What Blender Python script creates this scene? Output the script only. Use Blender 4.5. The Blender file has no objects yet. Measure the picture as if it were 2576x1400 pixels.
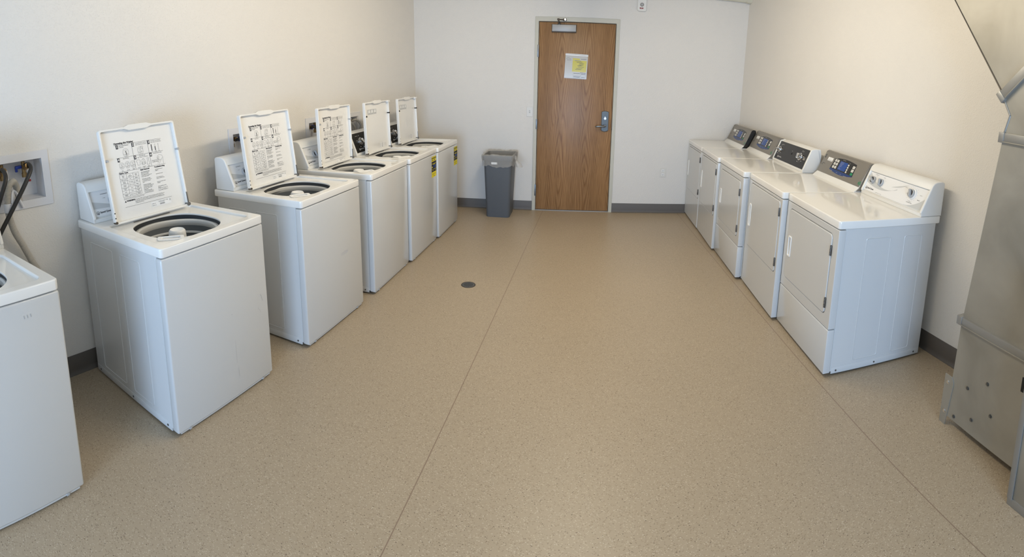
import bpy, bmesh, math, random
from mathutils import Matrix, Vector
from math import sin, cos, pi, radians, atan2, hypot
random.seed(7)
SC = bpy.context.scene
COL = SC.collection

# ------------------------------------------------------------------ camera
# a swept wide view: central cylindrical projection, level sweep tilted down
YAW, PITCH, ROLL, CAM_H = -0.0379, -0.1595, 0.0319, 1.6224
FX, FY, CX, CY = 1241.32, 1188.10, 1435.81, 384.35

def cam_to_world(r, u, f):
    cr, sr = cos(ROLL), sin(ROLL)
    r, u = r*cr - u*sr, r*sr + u*cr
    cp, sp = cos(PITCH), sin(PITCH)
    y, z = f*cp - u*sp, f*sp + u*cp
    c, s = cos(YAW), sin(YAW)
    return Vector((r*c + y*s, -r*s + y*c, z))

cd = bpy.data.cameras.new('camera')
cam = bpy.data.objects.new('camera', cd)
COL.objects.link(cam)
R, U, F = cam_to_world(1, 0, 0), cam_to_world(0, 1, 0), cam_to_world(0, 0, 1)
cam.matrix_world = Matrix(((R.x, U.x, -F.x, 0), (R.y, U.y, -F.y, 0), (R.z, U.z, -F.z, CAM_H), (0, 0, 0, 1)))
cd.type = 'PANO'
cd.panorama_type = 'CENTRAL_CYLINDRICAL'
cd.central_cylindrical_range_u_min = -CX/FX
cd.central_cylindrical_range_u_max = (2576-CX)/FX
cd.central_cylindrical_range_v_min = (CY-1400)/FY
cd.central_cylindrical_range_v_max = CY/FY
cd.central_cylindrical_radius = 1.0
cd.clip_start = 0.01
SC.camera = cam

# ------------------------------------------------------------------ light and exposure
SC.view_settings.view_transform = 'Standard'
SC.view_settings.look = 'None'
SC.view_settings.gamma = 1.0
SC.view_settings.use_curve_mapping = False
SC.view_settings.exposure = 0.0
try:
    SC.cycles.use_denoising = True
    SC.cycles.max_bounces = 8
    SC.cycles.diffuse_bounces = 6
    SC.cycles.glossy_bounces = 4
    SC.cycles.sample_clamp_indirect = 6.0
except Exception:
    pass
w = bpy.data.worlds.new('world'); SC.world = w
w.use_nodes = True
w.node_tree.nodes['Background'].inputs[0].default_value = (0.55, 0.68, 0.9, 1)
w.node_tree.nodes['Background'].inputs[1].default_value = 0.6

def area(name, loc, rot, sx, sy, power, color):
    l = bpy.data.lights.new(name, 'AREA'); l.shape = 'RECTANGLE'
    l.size, l.size_y, l.energy, l.color = sx, sy, power, color
    o = bpy.data.objects.new(name, l); COL.objects.link(o)
    o.location = loc; o.rotation_euler = rot
    return o
WARM = (1.0, 0.875, 0.67)
# one long wraparound fixture on the ceiling: it shines down and out to both sides, little past its ends
LX, LY, LZ = -0.05, 2.95, 2.64
area('ceiling_lamp', (LX, LY, LZ), (0, 0, 0), 0.24, 2.5, 11, WARM)
area('ceiling_lamp', (LX+0.13, LY, LZ+0.03), (0, radians(-66), 0), 0.10, 2.5, 27.5, WARM)
area('ceiling_lamp', (LX-0.13, LY, LZ+0.03), (0, radians(66), 0), 0.10, 2.5, 27.5, WARM)
area('window_daylight', (0.0, -3.10, 0.95), (radians(90), 0, 0), 2.0, 1.5, 190, (0.48, 0.69, 1.0))

# ------------------------------------------------------------------ materials
def mat(name, color=(0.8, 0.8, 0.8), rough=0.5, metal=0.0, coat=0.0, spec=None, alpha=None, trans=None):
    m = bpy.data.materials.new(name); m.use_nodes = True
    b = m.node_tree.nodes['Principled BSDF']
    b.inputs['Base Color'].default_value = (*color, 1)
    b.inputs['Roughness'].default_value = rough
    b.inputs['Metallic'].default_value = metal
    if coat: b.inputs['Coat Weight'].default_value = coat; b.inputs['Coat Roughness'].default_value = 0.05
    if spec is not None: b.inputs['Specular IOR Level'].default_value = spec
    if alpha is not None: b.inputs['Alpha'].default_value = alpha
    if trans is not None: b.inputs['Transmission Weight'].default_value = trans
    return m

def N(m, t, **kw):
    n = m.node_tree.nodes.new(t)
    for k, v in kw.items():
        if k in n.inputs: n.inputs[k].default_value = v
        else: setattr(n, k, v)
    return n
def L(m, a, b): m.node_tree.links.new(a, b)
def bsdf(m): return m.node_tree.nodes['Principled BSDF']
def coords(m, scale=(1, 1, 1), obj=True):
    tc = N(m, 'ShaderNodeTexCoord'); mp = N(m, 'ShaderNodeMapping')
    mp.inputs['Scale'].default_value = scale
    L(m, tc.outputs['Object' if obj else 'Generated'], mp.inputs[0])
    return mp.outputs[0]
def ramp(m, fac, stops):
    r = N(m, 'ShaderNodeValToRGB')
    el = r.color_ramp.elements
    while len(el) < len(stops): el.new(0.5)
    for e, (p, c) in zip(el, stops):
        e.position = p; e.color = (*c, 1) if len(c) == 3 else c
    L(m, fac, r.inputs[0])
    return r.outputs[0]
def bump(m, h, strength, dist=0.001):
    b = N(m, 'ShaderNodeBump'); b.inputs['Strength'].default_value = strength
    b.inputs['Distance'].default_value = dist
    L(m, h, b.inputs['Height']); L(m, b.outputs[0], bsdf(m).inputs['Normal'])

def M_wall():
    m = mat('painted_wall', (0.80, 0.765, 0.71), 0.42)
    c = coords(m)
    n = N(m, 'ShaderNodeTexNoise', Scale=115.0, Detail=2.0, Roughness=0.5); L(m, c, n.inputs['Vector'])
    r = ramp(m, n.outputs[0], [(0.52, (0, 0, 0)), (0.70, (1, 1, 1))])
    bump(m, r, 0.34, 0.0022)
    n2 = N(m, 'ShaderNodeTexNoise', Scale=1.3, Detail=2.0); L(m, c, n2.inputs['Vector'])
    col = ramp(m, n2.outputs[0], [(0.3, (0.735, 0.706, 0.664)), (0.7, (0.755, 0.726, 0.682))])
    L(m, col, bsdf(m).inputs['Base Color'])
    return m

def M_floor(S1, S2):
    m = mat('speckled_vinyl', (0.42, 0.34, 0.25), 0.38)
    c = coords(m)
    base = N(m, 'ShaderNodeTexNoise', Scale=0.8, Detail=3.0); L(m, c, base.inputs['Vector'])
    b0 = ramp(m, base.outputs[0], [(0.3, (0.398, 0.318, 0.222)), (0.7, (0.425, 0.338, 0.236))])
    # chips: three layers of cells, some lighter, some darker
    out = b0
    for sc_, thr, colr, size in ((170, 0.20, (0.275, 0.210, 0.140), 0.42), (150, 0.20, (0.53, 0.445, 0.33), 0.42),
                                 (120, 0.050, (0.12, 0.085, 0.06), 0.30), (115, 0.050, (0.60, 0.54, 0.45), 0.26)):
        mp = N(m, 'ShaderNodeMapping'); mp.inputs['Scale'].default_value = (1.0, 1.9, 1.0)
        mp.inputs['Location'].default_value = (sc_*0.37, sc_*0.11, 0); mp.inputs['Rotation'].default_value = (0, 0, sc_*0.7)
        L(m, c, mp.inputs[0])
        v = N(m, 'ShaderNodeTexVoronoi', Scale=float(sc_)); L(m, mp.outputs[0], v.inputs['Vector'])
        sp = N(m, 'ShaderNodeSeparateColor'); L(m, v.outputs['Color'], sp.inputs[0])
        lt = N(m, 'ShaderNodeMath', operation='LESS_THAN'); lt.inputs[1].default_value = thr; L(m, sp.outputs[0], lt.inputs[0])
        ds = N(m, 'ShaderNodeMath', operation='LESS_THAN'); ds.inputs[1].default_value = size; L(m, v.outputs['Distance'], ds.inputs[0])
        mu = N(m, 'ShaderNodeMath', operation='MULTIPLY'); L(m, lt.outputs[0], mu.inputs[0]); L(m, ds.outputs[0], mu.inputs[1])
        mx = N(m, 'ShaderNodeMix', data_type='RGBA'); L(m, mu.outputs[0], mx.inputs[0])
        L(m, out, mx.inputs[6]); mx.inputs[7].default_value = (*colr, 1)
        out = mx.outputs[2]
    # the two welded seams between the sheets
    sx = N(m, 'ShaderNodeSeparateXYZ'); L(m, c, sx.inputs[0])
    for (s, k) in (S1, S2):
        a = N(m, 'ShaderNodeMath', operation='MULTIPLY_ADD'); L(m, sx.outputs['Y'], a.inputs[0]); a.inputs[1].default_value = -k; a.inputs[2].default_value = -(s - 3*k)
        b = N(m, 'ShaderNodeMath', operation='ADD'); L(m, a.outputs[0], b.inputs[0]); L(m, sx.outputs['X'], b.inputs[1])
        d = N(m, 'ShaderNodeMath', operation='ABSOLUTE'); L(m, b.outputs[0], d.inputs[0])
        lt = N(m, 'ShaderNodeMath', operation='LESS_THAN'); lt.inputs[1].default_value = 0.0022; L(m, d.outputs[0], lt.inputs[0])
        mx = N(m, 'ShaderNodeMix', data_type='RGBA'); L(m, lt.outputs[0], mx.inputs[0]); L(m, out, mx.inputs[6]); mx.inputs[7].default_value = (0.26, 0.185, 0.13, 1)
        out = mx.outputs[2]
    L(m, out, bsdf(m).inputs['Base Color'])
    n = N(m, 'ShaderNodeTexNoise', Scale=240.0); L(m, c, n.inputs['Vector'])
    bump(m, n.outputs[0], 0.12, 0.0006)
    return m

def M_enamel(name, col, rough):
    m = mat(name, col, rough, coat=0.15)
    c = coords(m)
    n = N(m, 'ShaderNodeTexNoise', Scale=260.0, Detail=1.0); L(m, c, n.inputs['Vector'])
    bump(m, n.outputs[0], 0.05, 0.0004)
    return m

def M_oak():
    m = mat('oak_veneer', (0.45, 0.25, 0.12), 0.40)
    tc = N(m, 'ShaderNodeTexCoord')
    sp = N(m, 'ShaderNodeSeparateXYZ'); L(m, tc.outputs['Object'], sp.inputs[0])
    # cathedral figure: rings warped round three vertical centres
    def mathn(op, a, b=None, c=None):
        n = N(m, 'ShaderNodeMath', operation=op)
        for i, v in enumerate((a, b, c)):
            if v is None: continue
            if isinstance(v, (int, float)): n.inputs[i].default_value = v
            else: L(m, v, n.inputs[i])
        return n.outputs[0]
    mp = N(m, 'ShaderNodeMapping'); mp.inputs['Scale'].default_value = (3.0, 1.0, 0.42); L(m, tc.outputs['Object'], mp.inputs[0])
    nz = N(m, 'ShaderNodeTexNoise', Scale=1.3, Detail=2.0, Distortion=0.15); L(m, mp.outputs[0], nz.inputs['Vector'])
    period = 0.30
    ph = mathn('ADD', sp.outputs['X'], mathn('MULTIPLY', nz.outputs[0], 0.10))
    fr = mathn('PINGPONG', ph, period/2)                       # distance from a figure centre
    zz = mathn('ADD', sp.outputs['Z'], mathn('MULTIPLY', nz.outputs[0], 1.6))
    arch = mathn('MULTIPLY', mathn('PINGPONG', zz, 0.62), 0.085)
    ring = mathn('ADD', mathn('MULTIPLY', mathn('POWER', mathn('MULTIPLY', fr, 1/(period/2)), 1.5), 0.15), arch)
    rr = mathn('FRACT', mathn('MULTIPLY', ring, 50.0))
    colr = ramp(m, rr, [(0.0, (0.255, 0.125, 0.048)), (0.22, (0.355, 0.195, 0.082)), (0.75, (0.410, 0.235, 0.106)), (1.0, (0.280, 0.142, 0.055))])
    # fine straight pores
    mp2 = N(m, 'ShaderNodeMapping'); mp2.inputs['Scale'].default_value = (190.0, 1.0, 5.0); L(m, tc.outputs['Object'], mp2.inputs[0])
    n2 = N(m, 'ShaderNodeTexNoise', Scale=1.0, Detail=3.0); L(m, mp2.outputs[0], n2.inputs['Vector'])
    p2 = ramp(m, n2.outputs[0], [(0.36, (0.62, 0.56, 0.50)), (0.58, (1, 1, 1))])
    mx = N(m, 'ShaderNodeMix', data_type='RGBA', blend_type='MULTIPLY'); mx.inputs[0].default_value = 0.75
    L(m, colr, mx.inputs[6]); L(m, p2, mx.inputs[7])
    mp3 = N(m, 'ShaderNodeMapping'); mp3.inputs['Scale'].default_value = (9.0, 1.0, 0.5); L(m, tc.outputs['Object'], mp3.inputs[0])
    n3 = N(m, 'ShaderNodeTexNoise', Scale=1.0, Detail=2.0); L(m, mp3.outputs[0], n3.inputs['Vector'])
    p3 = ramp(m, n3.outputs[0], [(0.35, (0.80, 0.76, 0.72)), (0.65, (1.08, 1.06, 1.04))])
    mx2 = N(m, 'ShaderNodeMix', data_type='RGBA', blend_type='MULTIPLY'); mx2.inputs[0].default_value = 0.8
    L(m, mx.outputs[2], mx2.inputs[6]); L(m, p3, mx2.inputs[7])
    L(m, mx2.outputs[2], bsdf(m).inputs['Base Color'])
    return m

def M_galv():
    m = mat('galvanized_steel', (0.50, 0.48, 0.44), 0.42, metal=0.5)
    c = coords(m)
    n = N(m, 'ShaderNodeTexNoise', Scale=2.6, Detail=4.0, Distortion=0.6); L(m, c, n.inputs['Vector'])
    col = ramp(m, n.outputs[0], [(0.3, (0.29, 0.275, 0.235)), (0.5, (0.36, 0.342, 0.298)), (0.72, (0.43, 0.41, 0.36))])
    L(m, col, bsdf(m).inputs['Base Color'])
    r = N(m, 'ShaderNodeMapRange'); r.inputs[3].default_value = 0.42; r.inputs[4].default_value = 0.58
    L(m, n.outputs[0], r.inputs[0]); L(m, r.outputs[0], bsdf(m).inputs['Roughness'])
    n2 = N(m, 'ShaderNodeTexNoise', Scale=5.0, Detail=2.0); L(m, c, n2.inputs['Vector'])
    bump(m, n2.outputs[0], 0.15, 0.01)
    return m

WALL = M_wall()
FLOOR = M_floor((-0.5736, 0.0217), (1.2109, -0.0527))
FRONT_SHADED = M_enamel('shaded_front_enamel', (0.60, 0.605, 0.60), 0.16)  # white machine fronts, with their shade put into the colour
SIDE_SHADED = M_enamel('shaded_side_enamel', (0.60, 0.605, 0.60), 0.28)  # machine sides, darkened for shade too; tops keep the paler enamel
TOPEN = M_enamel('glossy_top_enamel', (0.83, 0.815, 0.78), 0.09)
PLAST = mat('white_plastic', (0.78, 0.775, 0.75), 0.35)
FACE = mat('console_face', (0.80, 0.80, 0.80), 0.30)
SWOOSH = mat('grey_swoosh', (0.55, 0.56, 0.56), 0.35)
BLACKP = mat('black_console', (0.012, 0.011, 0.010), 0.22)
GEGREY = mat('taupe_console', (0.235, 0.215, 0.185), 0.38, metal=0.25)
BLUE = mat('navy_blue', (0.010, 0.040, 0.17), 0.3)
DISP = mat('display_blue', (0.012, 0.062, 0.28), 0.3)
KEY = mat('cream_key', (0.75, 0.72, 0.66), 0.4)
GREEN = mat('green_ink', (0.01, 0.22, 0.10), 0.4)
CHROME = mat('chrome', (0.75, 0.75, 0.76), 0.14, metal=1.0)
NICKEL = mat('satin_nickel', (0.20, 0.205, 0.21), 0.38, metal=0.9)
LOCKM = mat('lock_nickel', (0.11, 0.115, 0.115), 0.40, metal=0.6)
ALUM = mat('grey_closer_paint', (0.42, 0.42, 0.42), 0.45, metal=0.2)
DARKMET = mat('dark_bronze', (0.10, 0.085, 0.07), 0.4, metal=0.6)
INK = mat('black_ink', (0.02, 0.02, 0.03), 0.6)
WHITEINK = mat('white_ink', (0.75, 0.75, 0.75), 0.6)
KNOBGREY = mat('grey_knob', (0.42, 0.43, 0.44), 0.35)
KNOBDARK = mat('dark_knob_recess', (0.03, 0.03, 0.035), 0.5)
RUBBER = mat('black_rubber', (0.018, 0.016, 0.014), 0.45)
BASEB = mat('charcoal_vinyl_base', (0.112, 0.097, 0.083), 0.48)
TUBG = mat('tub_grey', (0.13, 0.14, 0.145), 0.35)
TUBL = mat('tub_light_grey', (0.62, 0.61, 0.58), 0.4)
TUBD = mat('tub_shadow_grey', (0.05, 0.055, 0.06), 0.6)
HOSEG = mat('grey_corrugated_hose', (0.42, 0.39, 0.34), 0.5)
BRASS = mat('aged_brass', (0.30, 0.20, 0.09), 0.4, metal=0.9)
BLUEV = mat('blue_valve', (0.01, 0.04, 0.30), 0.4)
REDV = mat('red_tip', (0.28, 0.02, 0.025), 0.4)
BOXP = mat('outlet_box_plastic', (0.68, 0.68, 0.70), 0.4)
OAK = M_oak()
FRAMEP = mat('cream_frame_paint', (0.56, 0.54, 0.46), 0.4)
CANG = mat('grey_can_plastic', (0.105, 0.118, 0.135), 0.5)
BAG = mat('clear_bag', (0.62, 0.60, 0.56), 0.22, alpha=0.36)
PIPE = mat('cream_pipe', (0.62, 0.60, 0.50), 0.4)
YEL = mat('label_yellow', (0.80, 0.68, 0.02), 0.5)
YELP = mat('paper_yellow', (0.85, 0.76, 0.03), 0.6)
PAPER = mat('paper_grey', (0.76, 0.75, 0.73), 0.6)
POUCH = mat('clear_pouch', (0.5, 0.5, 0.5), 0.12, alpha=0.12, spec=1.0)
ZIP = mat('pouch_zip', (0.92, 0.92, 0.92), 0.3)
GALV = M_galv()
GALVD = mat('galvanized_flange', (0.33, 0.33, 0.32), 0.42, metal=0.6)
CEIL = mat('ceiling_paint', (0.70, 0.68, 0.63), 0.7)
DARK = mat('dark_void', (0.01, 0.01, 0.01), 0.8)
LABELW = mat('white_label', (0.85, 0.85, 0.84), 0.5)
CREAMC = mat('ivory_plate', (0.72, 0.70, 0.66), 0.35)
LAMPG = mat('lens_grey', (0.30, 0.27, 0.25), 0.25)

# ------------------------------------------------------------------ mesh helpers
def frame(o, u, v):
    """matrix taking (u, v, w) to the plane through o spanned by u and v"""
    u = Vector(u).normalized(); v = Vector(v).normalized(); w_ = u.cross(v)
    return Matrix(((u.x, v.x, w_.x, o[0]), (u.y, v.y, w_.y, o[1]), (u.z, v.z, w_.z, o[2]), (0, 0, 0, 1)))
I4 = Matrix.Identity(4)

def rrect(x0, x1, y0, y1, r, n=6):
    r = min(r, abs(x1-x0)/2-1e-5, abs(y1-y0)/2-1e-5)
    pts = []
    for cx, cy, a0 in ((x1-r, y1-r, 0), (x0+r, y1-r, 90), (x0+r, y0+r, 180), (x1-r, y0+r, 270)):
        for k in range(n+1):
            a = radians(a0 + 90*k/n); pts.append((cx + r*cos(a), cy + r*sin(a)))
    return pts
def superell(cx, cy, rx, ry, e=2.6, n=64):
    return [(cx + rx*abs(cos(t))**(2/e)*(1 if cos(t) >= 0 else -1), cy + ry*abs(sin(t))**(2/e)*(1 if sin(t) >= 0 else -1))
            for t in (2*pi*k/n for k in range(n))]
def circ(cx, cy, r, n=32): return [(cx + r*cos(2*pi*k/n), cy + r*sin(2*pi*k/n)) for k in range(n)]

class B:
    def __init__(s): s.bm = bmesh.new(); s.mats = []
    def mi(s, m):
        if m not in s.mats: s.mats.append(m)
        return s.mats.index(m)
    def absorb(s, me_or_bm, mx, m, smooth=True):
        i = s.mi(m)
        me = me_or_bm
        if isinstance(me, bmesh.types.BMesh):
            t = bpy.data.meshes.new('t'); me.to_mesh(t); me.free(); me = t
        n0 = len(s.bm.faces)
        me.transform(mx)
        s.bm.from_mesh(me)
        s.bm.faces.ensure_lookup_table()
        for f in s.bm.faces[n0:]:
            f.material_index = i; f.smooth = smooth
        bpy.data.meshes.remove(me)
        return s
    def box(s, x0, x1, y0, y1, z0, z1, m, bev=0.0, seg=2, mx=I4):
        b = bmesh.new(); bmesh.ops.create_cube(b, size=1)
        for v in b.verts:
            v.co = Vector(((x0+x1)/2 + v.co.x*(x1-x0), (y0+y1)/2 + v.co.y*(y1-y0), (z0+z1)/2 + v.co.z*(z1-z0)))
        if bev: bmesh.ops.bevel(b, geom=list(b.edges), offset=bev, segments=seg, profile=0.5, affect='EDGES')
        return s.absorb(b, mx, m)
    def cyl(s, p0, p1, r0, m, r1=None, n=20, caps=True, mx=I4):
        r1 = r0 if r1 is None else r1
        p0, p1 = Vector(p0), Vector(p1); d = p1-p0
        b = bmesh.new(); bmesh.ops.create_cone(b, cap_ends=caps, segments=n, radius1=r0, radius2=r1, depth=d.length)
        q = d.to_track_quat('Z', 'Y').to_matrix().to_4x4()
        return s.absorb(b, mx @ Matrix.Translation((p0+p1)/2) @ q, m)
    def lathe(s, prof, m, n=28, mx=I4, close=False):
        """profile of (r, z) turned round the local z axis"""
        b = bmesh.new(); rings = []
        for r, z in prof: rings.append([b.verts.new((r*cos(2*pi*k/n), r*sin(2*pi*k/n), z)) for k in range(n)])
        for a, c in zip(rings, rings[1:]):
            for k in range(n): b.faces.new((a[k], a[(k+1) % n], c[(k+1) % n], c[k]))
        return s.absorb(b, mx, m)
    def loft(s, loops, m, mx=I4, cap0=False, cap1=False):
        b = bmesh.new(); R_ = [[b.verts.new(p) for p in lp] for lp in loops]; n = len(loops[0])
        for a, c in zip(R_, R_[1:]):
            for k in range(n): b.faces.new((a[k], a[(k+1) % n], c[(k+1) % n], c[k]))
        if cap0: b.faces.new(R_[0][::-1])
        if cap1: b.faces.new(R_[-1])
        bmesh.ops.recalc_face_normals(b, faces=b.faces[:]) if (cap0 or cap1) else None
        return s.absorb(b, mx, m)
    def plate(s, outline, z0, z1, m, holes=(), bev=0.0, mx=I4, res=2):
        """flat shape with holes, z0..z1 thick, edges rounded by bev"""
        cu = bpy.data.curves.new('t', 'CURVE'); cu.dimensions = '2D'; cu.fill_mode = 'BOTH'
        for lp in (outline, *holes):
            sp = cu.splines.new('POLY'); sp.points.add(len(lp)-1); sp.use_cyclic_u = True
            for q, (x, y) in zip(sp.points, lp): q.co = (x, y, 0, 1)
        cu.extrude = max((z1-z0)/2 - bev, 0); cu.bevel_depth = bev; cu.bevel_resolution = res; cu.offset = -bev
        o = bpy.data.objects.new('t', cu)
        me = bpy.data.meshes.new_from_object(o)
        bpy.data.objects.remove(o); bpy.data.curves.remove(cu)
        return s.absorb(me, mx @ Matrix.Translation((0, 0, (z0+z1)/2)), m, smooth=False)
    def flat(s, pts, m, mx=I4):
        b = bmesh.new(); b.faces.new([b.verts.new((x, y, 0)) for x, y in pts])
        return s.absorb(b, mx, m, smooth=False)
    def text(s, body, u, v, size, m, mx=I4, align='LEFT', sx=1.0, off=0.0, bold=0.0, spacing=1.0):
        key = (body, align, bold, spacing)
        cu = bpy.data.curves.new('t', 'FONT'); cu.body = body; cu.size = 1.0; cu.resolution_u = 3 if size > 0.0075 else 1
        cu.align_x = align; cu.align_y = 'BOTTOM'; cu.offset = bold; cu.space_character = spacing
        cu.space_line = 1.1
        o = bpy.data.objects.new('t', cu)
        me = bpy.data.meshes.new_from_object(o)
        bpy.data.objects.remove(o); bpy.data.curves.remove(cu)
        return s.absorb(me, mx @ Matrix.Translation((u, v, off)) @ Matrix.Diagonal((size*sx, size, 1, 1)), m, smooth=False)
    def tube(s, pts, r, m, n=10, corr=0.0, pitch=0.006, mx=I4, caps=True):
        """tube along a smooth path; corr makes it corrugated"""
        P = [Vector(p) for p in pts]
        if len(P) > 2:
            Q = []
            for i in range(len(P)-1):
                a, b_, c, d = P[max(i-1, 0)], P[i], P[i+1], P[min(i+2, len(P)-1)]
                L_ = (c-b_).length; k_ = max(3, int(L_/(pitch/2 if corr else 0.02)))
                for k in range(k_):
                    t = k/k_
                    Q.append(0.5*((2*b_) + (-a+c)*t + (2*a-5*b_+4*c-d)*t*t + (-a+3*b_-3*c+d)*t**3))
            Q.append(P[-1]); P = Q
        b = bmesh.new(); rings = []; nrm = None
        for i, p in enumerate(P):
            t = (P[min(i+1, len(P)-1)] - P[max(i-1, 0)]).normalized()
            if nrm is None:
                nrm = t.orthogonal().normalized()
            nrm = (nrm - t*nrm.dot(t)).normalized(); bn = t.cross(nrm)
            rr = r + (corr if i % 2 else -corr)
            rings.append([b.verts.new(p + (nrm*cos(2*pi*k/n) + bn*sin(2*pi*k/n))*rr) for k in range(n)])
        for a, c in zip(rings, rings[1:]):
            for k in range(n): b.faces.new((a[k], a[(k+1) % n], c[(k+1) % n], c[k]))
        if caps: b.faces.new(rings[0][::-1]); b.faces.new(rings[-1])
        return s.absorb(b, mx, m)
    def line(s, pts, wd, m, mx=I4, closed=False):
        """thin ink line made of flat quads"""
        P = [Vector((x, y, 0)) for x, y in pts]
        if closed: P.append(P[0])
        b = bmesh.new()
        for a, c in zip(P, P[1:]):
            d = (c-a)
            if d.length < 1e-7: continue
            n_ = Vector((-d.y, d.x, 0)).normalized()*wd/2
            b.faces.new([b.verts.new(q) for q in (a-n_, c-n_, c+n_, a+n_)])
        return s.absorb(b, mx, m, smooth=False)
    def mesh(s, name):
        me = bpy.data.meshes.new(name)
        s.bm.normal_update(); s.bm.to_mesh(me); s.bm.free()
        for m in s.mats: me.materials.append(m)
        try: me.set_sharp_from_angle(angle=radians(38))
        except Exception: pass
        return me
    def build(s, name, parent=None, loc=None, rotz=0):
        o = bpy.data.objects.new(name, s.mesh(name)); COL.objects.link(o)
        if parent: o.parent = parent
        if loc is not None: o.location = loc; o.rotation_euler = (0, 0, rotz)
        return o

def empty(name, loc, rotz=0):
    o = bpy.data.objects.new(name, None); COL.objects.link(o); o.empty_display_size = 0.1
    o.location = loc; o.rotation_euler = (0, 0, rotz)
    return o
def tag(o, label=None, cat=None, group=None, kind=None):
    if label: o['label'] = label
    if cat: o['category'] = cat
    if group: o['group'] = group
    if kind: o['kind'] = kind
    return o
def part(name, me, parent, label=None):
    o = bpy.data.objects.new(name, me); COL.objects.link(o); o.parent = parent
    if label: o['label'] = label
    return o

# ------------------------------------------------------------------ room shell
HC = 2.75                                    # ceiling height
XL, RL = -2.048, 0.0816                      # left wall  x = XL + (y-5.4)*RL
XR, RR = 1.792, -0.0850                      # right wall x = XR + (y-5.4)*RR
YB, RB = 5.603, 0.0447                       # back wall  y = YB + x*RB
YF = -3.2
xl = lambda y: XL + (y-5.4)*RL
xr = lambda y: XR + (y-5.4)*RR
yb = lambda x: YB + x*RB

f = B(); f.flat([(-3.0, YF-0.2), (2.9, YF-0.2), (2.9, 6.1), (-3.0, 6.1)], FLOOR)
tag(f.build('floor'), 'speckled beige sheet vinyl floor with two welded seams', None, None, 'structure')
c = B(); c.box(-3.0, 2.9, YF-0.2, 6.1, HC, HC+0.1, CEIL)
tag(c.build('ceiling'), kind='structure')

# left wall runs in a frame of its own: u along the wall, w out of the wall into the room
aL = atan2(RL, 1.0)
uL = Vector((sin(aL), cos(aL), 0)); nL = Vector((cos(aL), -sin(aL), 0))
oL = Vector((xl(0), 0, 0))
def left_frame(y, z, off=0.0):
    """local u along the wall away from the camera, v up, w into the room"""
    return Matrix.Translation(oL + uL*(y/cos(aL)) + nL*off + Vector((0, 0, z))) @ frame((0, 0, 0), uL, (0, 0, 1))
BOXES = [(0.895, 1.150, 1.095, 1.318), (2.555, 2.80, 1.09, 1.262), (3.425, 3.67, 1.07, 1.250), (3.95, 4.20, 1.06, 1.243)]
wl_ = B()
wl_.plate([(YF-0.1, 0), (5.75, 0), (5.75, HC), (YF-0.1, HC)], -0.14, 0, WALL,
          holes=[[(a-0.006, z0-0.006), (b+0.006, z0-0.006), (b+0.006, z1+0.006), (a-0.006, z1+0.006)] for a, b, z0, z1 in BOXES], mx=left_frame(0, 0))
tag(wl_.build('wall_left'), kind='structure')

aR = atan2(-RR, 1.0)
uR = Vector((-sin(aR), cos(aR), 0))
wr_ = B(); wr_.plate([(-5.8, 0), (-YF+0.1, 0), (-YF+0.1, HC), (-5.8, HC)], -0.14, 0, WALL,
                     mx=Matrix.Translation((xr(0), 0, 0)) @ frame((0, 0, 0), -uR, (0, 0, 1)))
tag(wr_.build('wall_right'), kind='structure')

# back wall frame: u along +x, v up, w toward the camera
aB = atan2(RB, 1.0)
MB_ = Matrix.Translation((0, YB, 0)) @ frame((0, 0, 0), (cos(aB), sin(aB), 0), (0, 0, 1))
# door opening
DL, DR, DT = -0.607, 0.243, 2.242
FRO = 0.042
wb = B()
wb.plate([(-2.4, 0), (DL-FRO/2, 0), (DL-FRO/2, DT+FRO/2), (DR+FRO/2, DT+FRO/2), (DR+FRO/2, 0), (2.2, 0), (2.2, HC), (-2.4, HC)], -0.14, 0, WALL, mx=MB_)
tag(wb.build('wall_back'), kind='structure')

# wall behind the camera, with the window the daylight comes through
wf = B()
MF = Matrix.Translation((0, YF, 0)) @ frame((0, 0, 0), (-1, 0, 0), (0, 0, 1))
wf.plate([(-2.9, 0), (2.9, 0), (2.9, HC), (-2.9, HC)], -0.12, 0, WALL, holes=[[(-1.0, 0.20), (1.0, 0.20), (1.0, 1.72), (-1.0, 1.72)]], mx=MF)
tag(wf.build('wall_front'), kind='structure')
wn = B()
for (a, b, z0, z1) in ((-1.0, -0.94, 0.20, 1.72), (0.94, 1.0, 0.20, 1.72), (-1.0, 1.0, 0.20, 0.26), (-1.0, 1.0, 1.66, 1.72), (-0.03, 0.03, 0.20, 1.72)):
    wn.box(a, b, z0, z1, -0.10, -0.04, ALUM, 0.004, mx=MF)
tag(wn.build('window_1'), kind='structure')

# coved vinyl bases
def base_wall(u0, u1, mx, h, name):
    b = B()
    prof = [(h, 0.0), (h, 0.002), (h-0.003, 0.0035), (0.03, 0.0035), (0.012, 0.006), (0.003, 0.012), (0.0, 0.018), (0.0, 0.0)]
    b.loft([[(u, z, w_) for z, w_ in prof] for u in (u0, u1)], BASEB, mx=mx, cap0=True, cap1=True)
    return tag(b.build(name), kind='structure')
base_wall(-2.06, DL-FRO, MB_, 0.115, 'baseboard_back')
base_wall(DR+FRO, 1.82, MB_, 0.115, 'baseboard_back')
base_wall(YF, 5.5, left_frame(0, 0), 0.118, 'baseboard_left')
base_wall(-5.66, -YF, Matrix.Translation((xr(0), 0, 0)) @ frame((0, 0, 0), -uR, (0, 0, 1)), 0.122, 'baseboard_right')

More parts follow.
